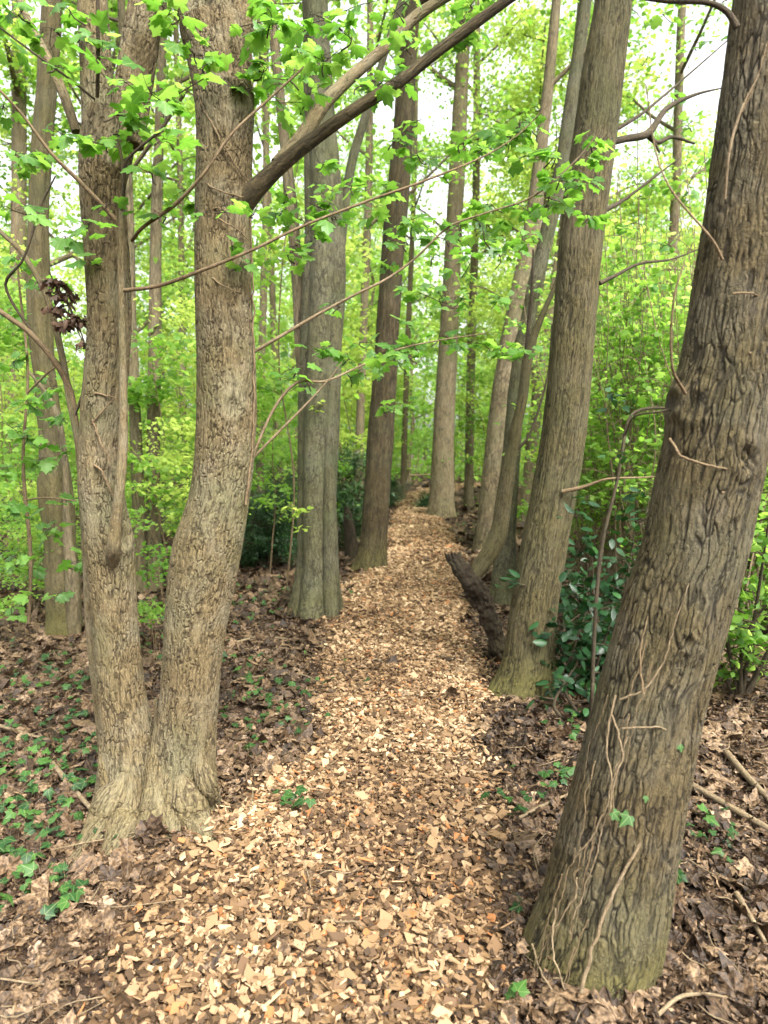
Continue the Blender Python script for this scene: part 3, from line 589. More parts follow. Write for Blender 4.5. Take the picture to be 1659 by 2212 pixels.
# --- second leaning tree, right of the path
S7 = [(1122, 1520, 146), (1138, 1450, 116), (1148, 1350, 102), (1172, 1200, 98), (1200, 1050, 95), (1222, 900, 93), (1241, 700, 92), (1257, 500, 94), (1285, 300, 92), (1308, 120, 86), (1325, 0, 80)]
Y7 = G(1125, 1500)[1] + .13
t7, p7, r7 = tree('leaning_tree', 'olive brown leaning trunk with mossy foot standing right beside the path', 'tree', S7, Y7, 'olive', 13, 150, 600, mk_rfun(.20, .22, 5, .6, .02, bk=(60, 5, .005), seed=14), seed=14, dense=6.5,
    crown_kw=dict(n_leaf=2000, low=6.5, bmat='olive'))
for k, bb in enumerate(([(1310, 310, 20, Y7), (1350, 300, 16, Y7 + .1), (1400, 288, 15, Y7 + .2), (1440, 235, 10, Y7 + .3), (1500, 205, 6, Y7 + .4), (1560, 190, 3, Y7 + .5)],
    [(1330, 280, 9, Y7), (1380, 250, 8, Y7 + .1), (1430, 210, 6, Y7 + .3), (1500, 150, 4, Y7 + .5), (1580, 80, 3, Y7 + .6)],
    [(1395, 290, 11, Y7 + .2), (1420, 308, 10, Y7 + .25), (1450, 296, 9, Y7 + .3), (1500, 310, 5, Y7 + .4)], [(1405, 290, 8, Y7 + .2), (1425, 330, 4, Y7 + .2)],
    [(1300, 458, 10, Y7 - .05), (1350, 430, 7, Y7 + .1), (1410, 385, 5, Y7 + .2), (1470, 340, 3, Y7 + .3)],
    [(1295, 612, 9, Y7 - .05), (1330, 595, 7, Y7), (1380, 570, 6, Y7 + .1), (1450, 560, 4, Y7 + .2), (1530, 530, 2, Y7 + .3)],
    [(1215, 1062, 7, Y7 - .16), (1260, 1052, 7, Y7 - .2), (1310, 1035, 6, Y7 - .25), (1370, 1032, 5, Y7 - .25), (1420, 1030, 3, Y7 - .25)])):
    branch(t7, bb, 'darktwig' if k != 6 else 'twig', 8, 30, knob=.1, seed=k)
sprays(t7, [(1350, 30, 40, 8), (1345, 90, 35, 6), (1300, 310, 40, 7), (1270, 330, 35, 6), (1250, 400, 35, 6), (1400, 120, 50, 8), (1450, 200, 60, 9), (1480, 270, 50, 9), (1410, 400, 60, 12), (1480, 420, 60, 12), (1370, 480, 60, 10), (1440, 520, 60, 12),
    (1500, 90, 50, 8), (1520, 350, 50, 10), (1350, 560, 50, 8), (1400, 620, 50, 10), (1460, 640, 50, 10), (1430, 30, 60, 8)], Y7 + .6, .07, 31, tpl=LOBED)

# --- mossy fluted tree left of the path
S2 = [(682, 1335, 100), (684, 1280, 92), (686, 1200, 82), (684, 1100, 80), (688, 950, 84), (692, 800, 84), (700, 600, 86), (700, 450, 78), (690, 250, 62), (684, 100, 56), (680, 0, 52)]
Y2 = G(682, 1335)[1] + .2
t2, p2, r2 = tree('fluted_tree', 'grey green fluted trunk with deep seams and a thin second stem, left of the path', 'tree', S2, Y2, 'green', 14, 120, 340, mk_rfun(.22, .35, 4, .3, .03, seed=21, flute=.24, fl_n=4), seed=21, crown_kw=dict(n_leaf=3000, low=6, bmat='green'))
branch(t2, [(655, 830, 20, Y2 + .1), (650, 750, 26, Y2 + .15), (645, 620, 26, Y2 + .2), (632, 480, 26, Y2 + .2), (618, 340, 24, Y2 + .2), (604, 200, 22, Y2 + .2), (585, 0, 20, Y2 + .2), (560, -300, 14, Y2 + .2)], 'far', 20, 90, 'trunk')
branch(t2, [(716, 1345, 40, Y2 - .17), (714, 1200, 32, Y2 - .13), (711, 1050, 28, Y2 - .11), (714, 850, 26, Y2 - .08), (722, 650, 30, Y2 + .1), (740, 480, 22, Y2 + .2), (760, 350, 20, Y2 + .25), (790, 250, 18, Y2 + .3), (830, 120, 16, Y2 + .35), (880, -40, 14, Y2 + .4)], 'green', 30, 140, 'trunk')
sprays(t2, [(640, 1110, 22, 7), (655, 1100, 20, 6), (650, 1140, 18, 5), (630, 1090, 20, 5), (690, 870, 22, 7), (680, 880, 16, 4)], Y2 - .35, .06, 33, mat='leaf_yel', tpl=LOBED)

# --- dark leaning tree further along on the left
S3 = [(800, 1232, 68), (806, 1180, 58), (812, 1100, 56), (822, 950, 58), (832, 800, 52), (841, 650, 50), (852, 500, 50), (866, 350, 46), (876, 200, 42), (888, 0, 38)]
Y3 = G(800, 1232)[1] + .2
tree('straight_tree', 'dark reddish brown trunk with mossy foot, further along the path on its left', 'tree', S3, Y3, 'red', 16, 80, 240, mk_rfun(.30, .25, 5, .9, .02, bk=(30, 5, .008), seed=25), seed=25, crown_kw=dict(n_leaf=3500, low=6.0, bmat='red'))
S4 = [(953, 1120, 56), (955, 1050, 50), (960, 900, 45), (968, 750, 41), (978, 550, 36), (988, 350, 34), (998, 150, 30), (1004, 0, 28)]
Y4 = G(953, 1118)[1] + .3
tree('straight_tree', 'pinkish brown trunk with green foot beside the far bend, right of the path', 'tree', S4, Y4, 'far', 18, 60, 160, mk_rfun(.35, .4, 5, .9, .02, seed=26), seed=26, crown_kw=dict(n_leaf=4500, low=8, spread=3.4))
S5 = [(1054, 1200, 64), (1068, 1050, 58), (1084, 900, 56), (1102, 760, 52), (1130, 600, 42), (1152, 480, 36), (1165, 350, 28), (1185, 180, 24), (1202, 0, 20)]
Y5 = G(1055, 1190)[1] + .2
t5, _, _ = tree('curved_tree', 'grey brown curved trunk behind the crooked stem right of the path', 'tree', S5, Y5, 'far', 15, 60, 160, mk_rfun(.2, .3, 4, .9, .03, seed=27), seed=27, crown_kw=dict(n_leaf=3500, low=7))
branch(t5, [(1088, 1210, 40, Y5 + .3), (1100, 1050, 36, Y5 + .3), (1118, 850, 34, Y5 + .3), (1142, 680, 32, Y5 + .3), (1180, 520, 30, Y5 + .3), (1215, 380, 26, Y5 + .3), (1240, 200, 26, Y5 + .3), (1262, 0, 26, Y5 + .3), (1290, -300, 18, Y5 + .3)], 'green', 24, 120, 'trunk')
S6 = [(1086, 1312, 62), (1090, 1250, 48), (1094, 1150, 42), (1104, 980, 38), (1122, 800, 35), (1150, 640, 32), (1186, 480, 28), (1216, 330, 26), (1243, 150, 26), (1265, 0, 26)]
Y6 = G(1086, 1312)[1] + .15
t6, _, _ = tree('slim_tree', 'slim pale grey green trunk with mossy roots just behind the broken stump', 'tree', S6, Y6, 'green', 13, 40, 220, mk_rfun(.45, .2, 4, .2, .05, seed=28), seed=28, crown_kw=dict(n_leaf=2200, low=6.5, bmat='green'))
sprays(t6, [(1150, 620, 40, 12), (1190, 600, 40, 12), (1110, 700, 40, 12), (1130, 720, 30, 8), (1090, 650, 40, 9), (1160, 790, 26, 6), (1200, 700, 26, 6)], Y6 - .2, .06, 35, tpl=LOBED)
YS = G(1078, 1422)[1]
st = empty('broken_stump', [P(1080, 1420, YS)[0], YS, 0], 'dark rotten forked stump, left arm snapped off and a crooked thin stem rising from it', 'stump')
g = Geo(); tube(g, np.array([P(a, b, y) for a, b, y in ((1096, 1450, YS + .02), (1082, 1415, YS), (1066, 1365, YS - .02), (1047, 1305, YS - .03), (1024, 1268, YS - .04), (1000, 1236, YS - .05), (978, 1206, YS - .06))]),
     [.090, .078, .070, .074, .084, .066, .060], 70, 160, lambda TH, L, R_, B: R_ * (1 + .30 * vnoise(B * 13, 3) + .20 * vnoise(B * 40, 4)) * np.where(L > L.max() - .06, 1 - .35 * vnoise(np.stack([TH * 2, TH * 0, L * 9], -1), 8) ** 2, 1)); g.obj('trunk', M['dead'], st)
rng = np.random.default_rng(3)
for k in range(9):
    a = k / 9 * 2 * np.pi; o_ = np.array([math.cos(a) * .042, math.sin(a) * .03, 0]); b0 = P(984, 1214, YS - .06) + o_; g = Geo()
    tube(g, np.array([b0, b0 + np.array([-.02, 0, .03]), b0 + np.array([-.04, rng.normal(0, .01), rng.uniform(.05, .085)])]), [.022, .016, .004], 7, 6); g.obj('splinter', M['dead'], st)
branch(st, [(1012, 1262, 30, YS - .03), (1032, 1232, 34, YS), (1060, 1190, 36, YS + .02), (1078, 1145, 34, YS + .03), (1090, 1065, 30, YS + .04), (1098, 1010, 27, YS + .04), (1108, 965, 25, YS + .04), (1113, 932, 28, YS + .04), (1130, 855, 22, YS + .05), (1136, 800, 20, YS + .05), (1150, 735, 17, YS + .05), (1172, 680, 14, YS + .05), (1200, 615, 11, YS + .05), (1225, 540, 8, YS + .05)], 'olive', 30, 220, 'stem', .1)
branch(st, [(1138, 760, 13, YS + .05), (1142, 700, 9, YS + .05), (1148, 640, 7, YS + .05), (1152, 540, 4, YS + .05)], 'darktwig', 8, 20)
branch(st, [(1104, 985, 8, YS + .04), (1140, 945, 6, YS), (1165, 880, 5, YS), (1185, 800, 4, YS), (1192, 700, 3, YS)], 'darktwig', 8, 20)

# --- left background trees
S9 = [(140, 1378, 76), (138, 1320, 64), (130, 1200, 64), (122, 1080, 62), (112, 950, 54), (95, 800, 46), (85, 650, 44), (82, 500, 42), (88, 350, 40), (100, 200, 40), (112, 0, 38)]
Y9 = G(140, 1378)[1] + .15
t9, _, _ = tree('gnarled_tree', 'gnarled pale brown trunk with a hollow seam at its foot near the left edge', 'tree', S9, Y9, 'olive', 14, 80, 240, mk_rfun(.3, .3, 4, 2.4, .06, seed=41, flute=.14, fl_n=4), seed=41, crown_kw=dict(n_leaf=3000, low=6.5))
branch(t9, [(160, 1370, 34, Y9 - .08), (155, 1250, 26, Y9 - .1), (145, 1150, 18, Y9 - .1), (140, 1000, 13, Y9 - .15), (125, 900, 12, Y9 - .2), (100, 850, 9, Y9 - .2), (60, 800, 6, Y9 - .2)], 'far', 20, 80, 'limb')
S10 = [(302, 1278, 30), (300, 1150, 27), (296, 1000, 25), (290, 850, 24), (284, 700, 22), (280, 500, 20), (272, 250, 18), (262, 0, 16)]
tree('slender_tree', 'slender brown trunk just behind the twin tree, left of the darker one', 'tree', S10, G(302, 1278)[1], 'far', 11, 40, 120, mk_rfun(.2, .2, seed=42, lump=.03), seed=42, crown_kw=dict(n_leaf=2500, low=4.5, spread=2.0))
S11 = [(334, 1278, 36), (332, 1150, 31), (331, 1000, 28), (333, 850, 27), (335, 700, 26), (337, 500, 24), (345, 250, 20), (352, 0, 18)]
tree('slender_tree', 'slender trunk with a dark ring, between the two stems of the twin tree', 'tree', S11, G(334, 1280)[1] + .15, 'far', 12, 40, 120, mk_rfun(.25, .2, seed=43, lump=.03), seed=43, crown_kw=dict(n_leaf=2500, low=5, spread=2.0))
for k, (a, b, w0, x1, lab) in enumerate(((30, 1120, 34, 40, 'dim trunk at the far left edge among the leaves'), (772, 1130, 18, 800, 'thin pale trunk just left of the dark reddish trunk'), (560, 1120, 16, 575, 'thin straight trunk right behind the twin tree'),
        (1012, 1095, 18, 1030, 'thin trunk just right of the pinkish trunk'), (1128, 1130, 22, 1260, 'leaning far trunk seen between the two leaning trees'), (232, 1110, 20, 215, 'far trunk behind the left stem of the twin tree'), (400, 1110, 14, 380, 'far thin trunk between the twin stems'),
        (870, 1085, 12, 900, 'very thin far trunk beside the bend of the path'), (1420, 1130, 22, 1470, 'thin trunk in the thicket left of the ridged trunk'), (610, 1100, 14, 560, 'thin far trunk left of the fluted trunk'))):
    y_ = G(a, b)[1]; tree('background_tree', lab, 'tree', [(a, b, w0 * 1.15), (a + (x1 - a) * .3, b - 300, w0), (a + (x1 - a) * .7 + 4, b - 700, w0 * .9), (x1, b - 1050, w0 * .8)], y_, 'far', 15 + k % 3, 24, 60, mk_rfun(.3, .3, seed=50 + k), seed=50 + k,
        crown_kw=dict(n_leaf=4200, low=5.5, spread=3.2, size=.10, mat='leaf_far' if k % 3 else 'leaf_yel'), group='trees standing back in the wood')

# ---------------------------------------------------------------- background tree prototypes
def proto_tree(seed, H, mat):
    rng = np.random.default_rng(seed)
    root = empty('woodland_tree', (0, 0, 0), 'tall slim tree deep in the wood with fresh pale green leaves', 'tree', 'tall trees deep in the wood')
    pts = [np.array([0, 0, -.1])]; x = np.zeros(3)
    for k in range(1, 9): pts.append(np.array([rng.normal(0, .12) * k * .4, rng.normal(0, .12) * k * .4, H * k / 8]))
    r0 = .11 + rng.random() * .07; rad = [r0 * (1 - .11 * k) for k in range(9)]
    g = Geo(); tube(g, np.array(pts), rad, 16, 50, mk_rfun(.35, .3, seed=seed)); g.obj('trunk', M['far'], root)
    crown(root, pts, rad, rng, 13, 3.2, .26, 8600, .11, mat, split=False)
    return root
def proto_sapling(seed, h, ns, n_leaf, mat, size=.07, spread=.9, sm='twig'):
    rng = np.random.default_rng(seed)
    root = empty('sapling', (0, 0, 0), 'thin understorey sapling with layered bright green leaves', 'sapling', 'saplings filling the understorey')
    gs, gl = Geo(), Geo(); cl_ = []
    for k in range(ns):
        a = rng.uniform(0, 2 * np.pi); ln = np.array([math.cos(a), math.sin(a), 0]) * rng.uniform(.03, .25) * (1 if ns > 1 else .5)
        hh = h * rng.uniform(.75, 1.05); b = ln * .4
        pts = np.array([b + [0, 0, -.05]] + [b + ln * hh * f ** 1.3 + [rng.normal(0, .03) * hh * .5, rng.normal(0, .03) * hh * .5, hh * f] for f in (.2, .4, .6, .8, 1)])
        r0 = rng.uniform(.007, .016) * (h / 4) ** .7 / (1.4 if ns > 4 else 1); rad = [r0, r0 * .9, r0 * .75, r0 * .6, r0 * .4, .003]
        c_, rr = tube(gs, pts, rad, 7, 24, cap=False)
        for m in range(int((14 if ns == 1 else 5) * h / 4) + 2):
            i = int(rng.uniform(.27, .98) * 23); q = c_[i]; a = rng.uniform(0, 2 * np.pi); L = spread * rng.uniform(.4, 1.15) * (1.1 - .5 * i / 23)
            d = np.array([math.cos(a), math.sin(a), rng.uniform(.1, .7)]); e = q + d * L; mid = q + d * L * .5 + [0, 0, .08 * L]; e[2] -= .1 * L
            tube(gs, np.array([q, mid, e]), [max(rr[i] * .45, .003), .003, .0012], 4, 6, cap=False)
            for f in (.4, .6, .8, 1.0): cl_.append(np.append(q + (e - q) * f, L))
    cl_ = np.array(cl_); idx = rng.integers(0, len(cl_), n_leaf)
    pos = cl_[idx, :3] + rng.normal(0, 1, (n_leaf, 3)) * np.array([.2, .2, .06]) * spread / .9
    nr, ax = leaf_dirs(n_leaf, rng, .6); cr = rng.random(len(cl_) // 4 + 1)
    leaves(gl, pos, nr, ax, size * rng.uniform(.55, 1.2, n_leaf), LOBED, rng, .25, np.clip(cr[idx // 4] * .5 + rng.random(n_leaf) * .55, 0, 1))
    gs.obj('stem', M[sm], root); gl.obj('foliage', M[mat], root)
    return root
pt = [proto_tree(201, 14, 'leaf_far'), proto_tree(202, 16, 'leaf_yel'), proto_tree(203, 13, 'leaf_far'), proto_tree(204, 17, 'leaf_far'), proto_tree(205, 12, 'leaf_yel')]
ps = [proto_sapling(301, 4.2, 1, 900, 'leaf_far', .085), proto_sapling(302, 5.2, 1, 1300, 'leaf_far', .08), proto_sapling(303, 3.6, 2, 900, 'leaf_far', .085), proto_sapling(304, 6.2, 1, 1500, 'leaf_yel', .075, 1.1), proto_sapling(305, 2.4, 2, 600, 'leaf_far', .07, .7), proto_sapling(306, 5.4, 3, 1500, 'leaf_yel', .08)]
ph = [proto_sapling(311, 3.6, 11, 850, 'leaf_far', .055, .5, 'stick'), proto_sapling(312, 4.2, 12, 950, 'leaf_far', .06, .55, 'stick')]
for h_ in ph: h_.name = 'hazel_shrub'; tag(h_, 'clump of many thin upright stems in the thicket on the right', 'shrub', 'thin stemmed clumps in the right thicket')

TRK = [(Y8, S8), (YT, SL), (YT, SR), (Y7, S7), (Y2, S2), (Y3, S3), (Y4, S4), (Y5, S5), (Y6, S6), (YS, [(1078, 1400), (1100, 900)]), (Y9, S9)]
def blocks(x, y, hw):
    """would a crown of half width hw here stand before one of the surveyed trunks?"""
    a, b = to_px(x, y, 1.8); wpx = hw / (y / FPX * K)
    for Yt, sp in TRK:
        if y < Yt + .6:
            m = [s[0] for s in sp if s[1] > 500]
            if min(m) - wpx * .8 < a < max(m) + wpx * .8: return True
    return False
def scatter(protos, n, y0, y1, hw, seed, clear, sc=(.8, 1.2), xr=(-.62, .62), placed=None, sep=.7, lab=None, near_mul=1.0, pw=1.0):
    rng = np.random.default_rng(seed); placed = placed if placed is not None else []; first = set(); k = 0; tries = 0
    while k < n and tries < n * 60:
        tries += 1
        y = y0 + (y1 - y0) * rng.random() ** pw; x = rng.uniform(*xr) * y * 1.02 + rng.uniform(-1, 1)
        pt_ = path_t(x, y)[0]
        if pt_ < clear / .7: continue
        if blocks(x, y, hw): continue
        if any((x - a) ** 2 + (y - b) ** 2 < sep ** 2 for a, b in placed): continue
        placed.append((x, y)); pi = int(rng.integers(0, len(protos))); p_ = protos[pi]
        loc = (x, y, float(gz(x, y))); rz = rng.uniform(0, 6.28); s_ = rng.uniform(*sc)
        if pi not in first and tuple(p_.location) == (0, 0, 0): p_.location = loc; p_.rotation_euler = (0, 0, rz); p_.scale = (s_,) * 3; first.add(pi)
        else: copy_tree(p_, loc, rz, s_)
        k += 1
    return placed
pl = []
scatter(pt, 52, 15, 55, .3, 1, 2.0, (.8, 1.25), placed=pl, sep=2.0, pw=.75)
scatter(ps, 150, 6.5, 34, .9, 2, 1.3, (.7, 1.25), placed=pl, sep=.9, pw=.85)
scatter(ps[:5], 12, 4.8, 9, .5, 12, 1.5, (.35, .6), xr=(-.62, -.3), placed=pl, sep=.5)
scatter(ph, 44, 5.0, 13, .35, 3, 1.6, (.65, 1.05), xr=(.26, .66), placed=pl, sep=.5)

for k, (a_, y_) in enumerate(((1300, 6.4), (1345, 5.6), (1390, 6.0), (1432, 7.0), (1270, 7.6), (1370, 8.2), (1420, 5.2), (1325, 7.0), (1620, 5.4), (1650, 6.6))):
    q_ = P(a_, 1100, y_); copy_tree(ph[k % 2], (q_[0], y_, float(gz(q_[0], y_))), k * 1.3, .75 + .07 * (k % 5))
for k, (a_, y_) in enumerate(((15, 5.6), (60, 6.4), (190, 7.2), (110, 7.0), (-10, 7.4), (230, 8.2), (40, 8.6), (150, 9.0), (400, 8.4), (460, 9.2), (380, 10.5))):
    q_ = P(a_, 1200, y_); copy_tree(ps[4], (q_[0], y_, float(gz(q_[0], y_))), k * 1.7, .42 + .06 * (k % 4))
# ---------------------------------------------------------------- far woodland mass
rng = np.random.default_rng(77); g = Geo(); n = 90000
dd = rng.uniform(32, 62, n); aa = rng.uniform(-.62, .62, n); X = np.tan(aa) * dd; Yv = dd; Zv = rng.random(n) ** 1.25 * 17
dens = vnoise(np.stack([X * .35, Yv * .2, Zv * .4], -1), 5) + .6 * vnoise(np.stack([X * 1.1, Yv * .6, Zv * 1.2], -1), 6)
keep = dens + (1 - Zv / 17) * 1.45 - .40 > rng.random(n) * .7
X, Yv, Zv = X[keep], Yv[keep], Zv[keep]; n = len(X); nr, ax = leaf_dirs(n, rng, 1.0)
leaves(g, np.stack([X, Yv, Zv], 1), nr, ax, rng.uniform(.16, .34, n), SIMPLE, rng, .3, np.clip(.5 + .5 * vnoise(np.stack([X * .5, Yv * .5, Zv * .5], -1), 9) + rng.normal(0, .15, n), 0, 1))
tag(g.obj('far_woodland_foliage', M['leaf_far']), 'mass of spring green foliage far behind the trees', 'foliage', kind='stuff')

# ---------------------------------------------------------------- evergreen bushes
def bush(name, label, cat, c_, rx, ry, h, n, mat, tpl, size, seed, stems=5, tilt=.8, group=None, cl=26):
    rng = np.random.default_rng(seed); root = empty(name, (c_[0], c_[1], float(gz(c_[0], c_[1]))), label, cat, group)
    gs, gl = Geo(), Geo(); b = parent_base(root); cs = []
    for k in range(stems):
        a = rng.uniform(0, 6.28); e = b + [math.cos(a) * rx * rng.uniform(.3, .9), math.sin(a) * ry * rng.uniform(.3, .9), h * rng.uniform(.5, 1)]
        c1, _ = tube(gs, np.array([b + [0, 0, -.05], (b + e) / 2 + rng.normal(0, .07, 3), e]), [.016, .011, .004], 6, 14, cap=False)
        for m in range(cl // stems):
            q = c1[rng.integers(3, 14)]; e2 = q + np.array([rng.normal() * rx * .4, rng.normal() * ry * .4, rng.normal(.1, .25) * h * .5]); e2[2] = max(e2[2], b[2] + .05)
            tube(gs, np.array([q, (q + e2) / 2, e2]), [.006, .004, .002], 4, 5, cap=False); cs += [(q, e2)]
    idx = rng.integers(0, len(cs), n); Q = np.array([c_[0] for c_ in cs])[idx]; E = np.array([c_[1] for c_ in cs])[idx]; f = rng.uniform(.25, 1.05, (n, 1))
    pos = Q + (E - Q) * f + rng.normal(0, .018 + size * .35, (n, 3)); pos[:, 2] = np.maximum(pos[:, 2], b[2] + .02)
    dr = unit(E - Q) + rng.normal(0, .75, (n, 3)); nr = np.stack([rng.normal(0, tilt, n), rng.normal(0, tilt, n), np.ones(n)], 1)
    leaves(gl, pos, nr, dr, size * rng.uniform(.6, 1.2, n), tpl, rng, .18); gs.obj('stem', M['darktwig'], root); gl.obj('foliage', M[mat], root)
    return root
bush('yew_bush', 'dark green yew bush between the twin tree and the fluted trunk', 'bush', G(575, 1225), .9, .7, 1.45, 12000, 'yew', NEEDLE, .075, 1, 9, cl=150)
bush('yew_bush', 'low dark yew bush on the far side, left of the fluted trunk', 'bush', G(600, 1180), 1.2, .7, 1.5, 10000, 'yew', NEEDLE, .085, 2, 9, cl=140)
bush('yew_bush', 'tall dark yew between the fluted and the reddish trunks', 'bush', G(757, 1190), .55, .5, 1.7, 8000, 'yew', NEEDLE, .085, 3, 7, cl=130)
bush('yew_bush', 'small dark bush at the foot of the pinkish trunk', 'bush', G(918, 1100), .3, .3, .38, 3000, 'yew', NEEDLE, .09, 4, 6, cl=60)
bush('yew_bush', 'low dark bush left of the far bend of the path', 'bush', G(822, 1095), .6, .5, .9, 5000, 'yew', NEEDLE, .09, 5, 6, cl=70)
bush('holly_bush', 'glossy dark leaved bush at the foot of the olive leaning trunk', 'bush', G(1275, 1490), .42, .4, .75, 560, 'holly', OVATE, .085, 6, 7, cl=60)
bush('holly_bush', 'taller glossy dark bush between the two leaning trunks', 'bush', G(1310, 1430), .45, .45, 1.15, 560, 'holly', OVATE, .085, 7, 8, cl=70)
bush('holly_bush', 'small glossy plant touching the left edge of the ridged trunk', 'bush', G(1275, 1560), .2, .25, .32, 90, 'holly', OVATE, .08, 8, 4, cl=20)
bush('leafy_shrub', 'bright green leafy shrub at the right edge behind the ridged trunk', 'shrub', G(1600, 1500), .6, .5, 1.3, 1100, 'leaf_far', OVATE, .075, 9, 8, cl=60)
bush('leafy_shrub', 'bright green shrub further back at the right edge', 'shrub', G(1640, 1380), .9, .7, 1.7, 1800, 'leaf_far', OVATE, .075, 10, 9, cl=80)
# holly sapling with a dark arching stem
YH = 3.9; hb = empty('holly_sapling', [P(1290, 1400, YH)[0], YH, 0], 'dark arching stem of a young holly beside the ridged trunk', 'sapling')
branch(hb, [(1278, 1530, 9, YH), (1285, 1350, 8, YH), (1300, 1180, 8, YH), (1335, 1030, 7, YH), (1352, 930, 7, YH), (1365, 895, 6, YH), (1400, 882, 6, YH), (1450, 882, 4, YH)], 'darktwig', 10, 60, 'stem')
sprays(hb, [(1330, 880, 30, 6), (1310, 850, 30, 5), (1350, 850, 24, 4), (1390, 1060, 30, 7), (1380, 1130, 40, 9), (1340, 980, 30, 5), (1260, 1080, 24, 6), (1250, 1110, 24, 6), (1300, 1240, 40, 9), (1350, 1210, 40, 9), (1290, 1310, 40, 10), (1400, 1100, 24, 5), (1340, 1300, 40, 8), (1235, 1230, 26, 6)], YH, .075, 44, mat='holly', tpl=OVATE)

# ---------------------------------------------------------------- wood chips, leaf litter, twigs
def frust(x, y, m=1.15): return np.abs(x) < (y + .25) * .565 * m + .4
rng = np.random.default_rng(11)
def chips():
    g = Geo(); Xs, Ys, Zs, Sz, Th = [], [], [], [], []
    for y0, y1, den, s_ in ((1.3, 3.2, 5200, 1), (3.2, 5.5, 4000, 1.05), (5.5, 9, 2100, 1.25), (9, 16, 1000, 1.7), (16, 32, 520, 2.6)):
        area = (y1 - y0) * 3.6; n = int(area * den); y = rng.uniform(y0, y1, n); cx = np.interp(y, PC[:, 1], PC[:, 0]); x = cx + rng.uniform(-1.8, 1.8, n)
        t = path_t(x, y); e = vnoise(np.stack([x * 1.6, y * 1.6, x * 0], -1), 31) * .22 + vnoise(np.stack([x * 6, y * 6, x * 0], -1), 32) * .15
        k = (t + e < .86) | ((t + e < 1.25) & (rng.random(n) < np.clip((1.25 - t - e) * 1.6, 0, 1) ** 2))
        x, y = x[k], y[k]; n = len(x); Xs.append(x); Ys.append(y); Zs.append(surf_z(x, y) + rng.random(n) ** 1.2 * .028 * min(s_, 1.6)); Sz.append(np.full(n, s_))
    x, y, z, s_ = map(np.concatenate, (Xs, Ys, Zs, Sz)); n = len(x)
    L = np.clip(rng.lognormal(math.log(.018), .42, n), .006, .045) * s_; W = L * rng.uniform(.4, .98, n); T = rng.uniform(.003, .010, n) * s_
    m = rng.random(n) < .12; L[m] *= 1.6; W[m] *= .35
    a = rng.uniform(0, 2 * np.pi, n); N = unit(np.stack([rng.normal(0, .45, n), rng.normal(0, .45, n), np.ones(n)], 1)); A = np.stack([np.cos(a), np.sin(a), np.zeros(n)], 1)
    A = unit(A - N * (A * N).sum(1, keepdims=True)); B = np.cross(N, A)
    cube = np.array([(-1, -1, -1), (1, -1, -1), (1, 1, -1), (-1, 1, -1), (-1, -1, 1), (1, -1, 1), (1, 1, 1), (-1, 1, 1)]) / 2
    q = cube[None] * (1 + rng.normal(0, .22, (n, 8, 3)) * np.array([1, 1, .5])) ; q[:, :, 0] += rng.normal(0, .25, (n, 1)) * q[:, :, 1]
    V = np.stack([x, y, z], 1)[:, None] + (q[..., :1] * L[:, None, None]) * A[:, None] + (q[..., 1:2] * W[:, None, None]) * B[:, None] + (q[..., 2:] * T[:, None, None]) * N[:, None]
    f = np.array([(4, 5, 6, 7), (0, 1, 5, 4), (1, 2, 6, 5), (2, 3, 7, 6), (3, 0, 4, 7), (0, 3, 2, 1)])
    F = (f[None] + (np.arange(n) * 8)[:, None, None]).reshape(-1, 4)
    rn = np.clip(rng.beta(1.8, 1.5, n) * .95 + .20 * vnoise(np.stack([x * 1.3, y * 1.3, x * 0], -1), 41) + .10 * vnoise(np.stack([x * 4, y * 4, x * 0], -1), 42) - .22 * np.clip(path_t(x, y) - .7, 0, .6), 0, .96); rn = np.where(rng.random(n) < .035, 1.0, rn)
    loc = (q * np.stack([L, W, T], 1)[:, None] + rng.random((n, 1, 3)) * 5).reshape(-1, 3)
    g.add(V.reshape(-1, 3), F, loc, np.repeat(rn, 8)); print('chips', n)
    tag(g.obj('wood_chips', M['chip'], smooth=False), 'pale tan wood chips covering the winding path', 'wood chips', kind='stuff')
chips()
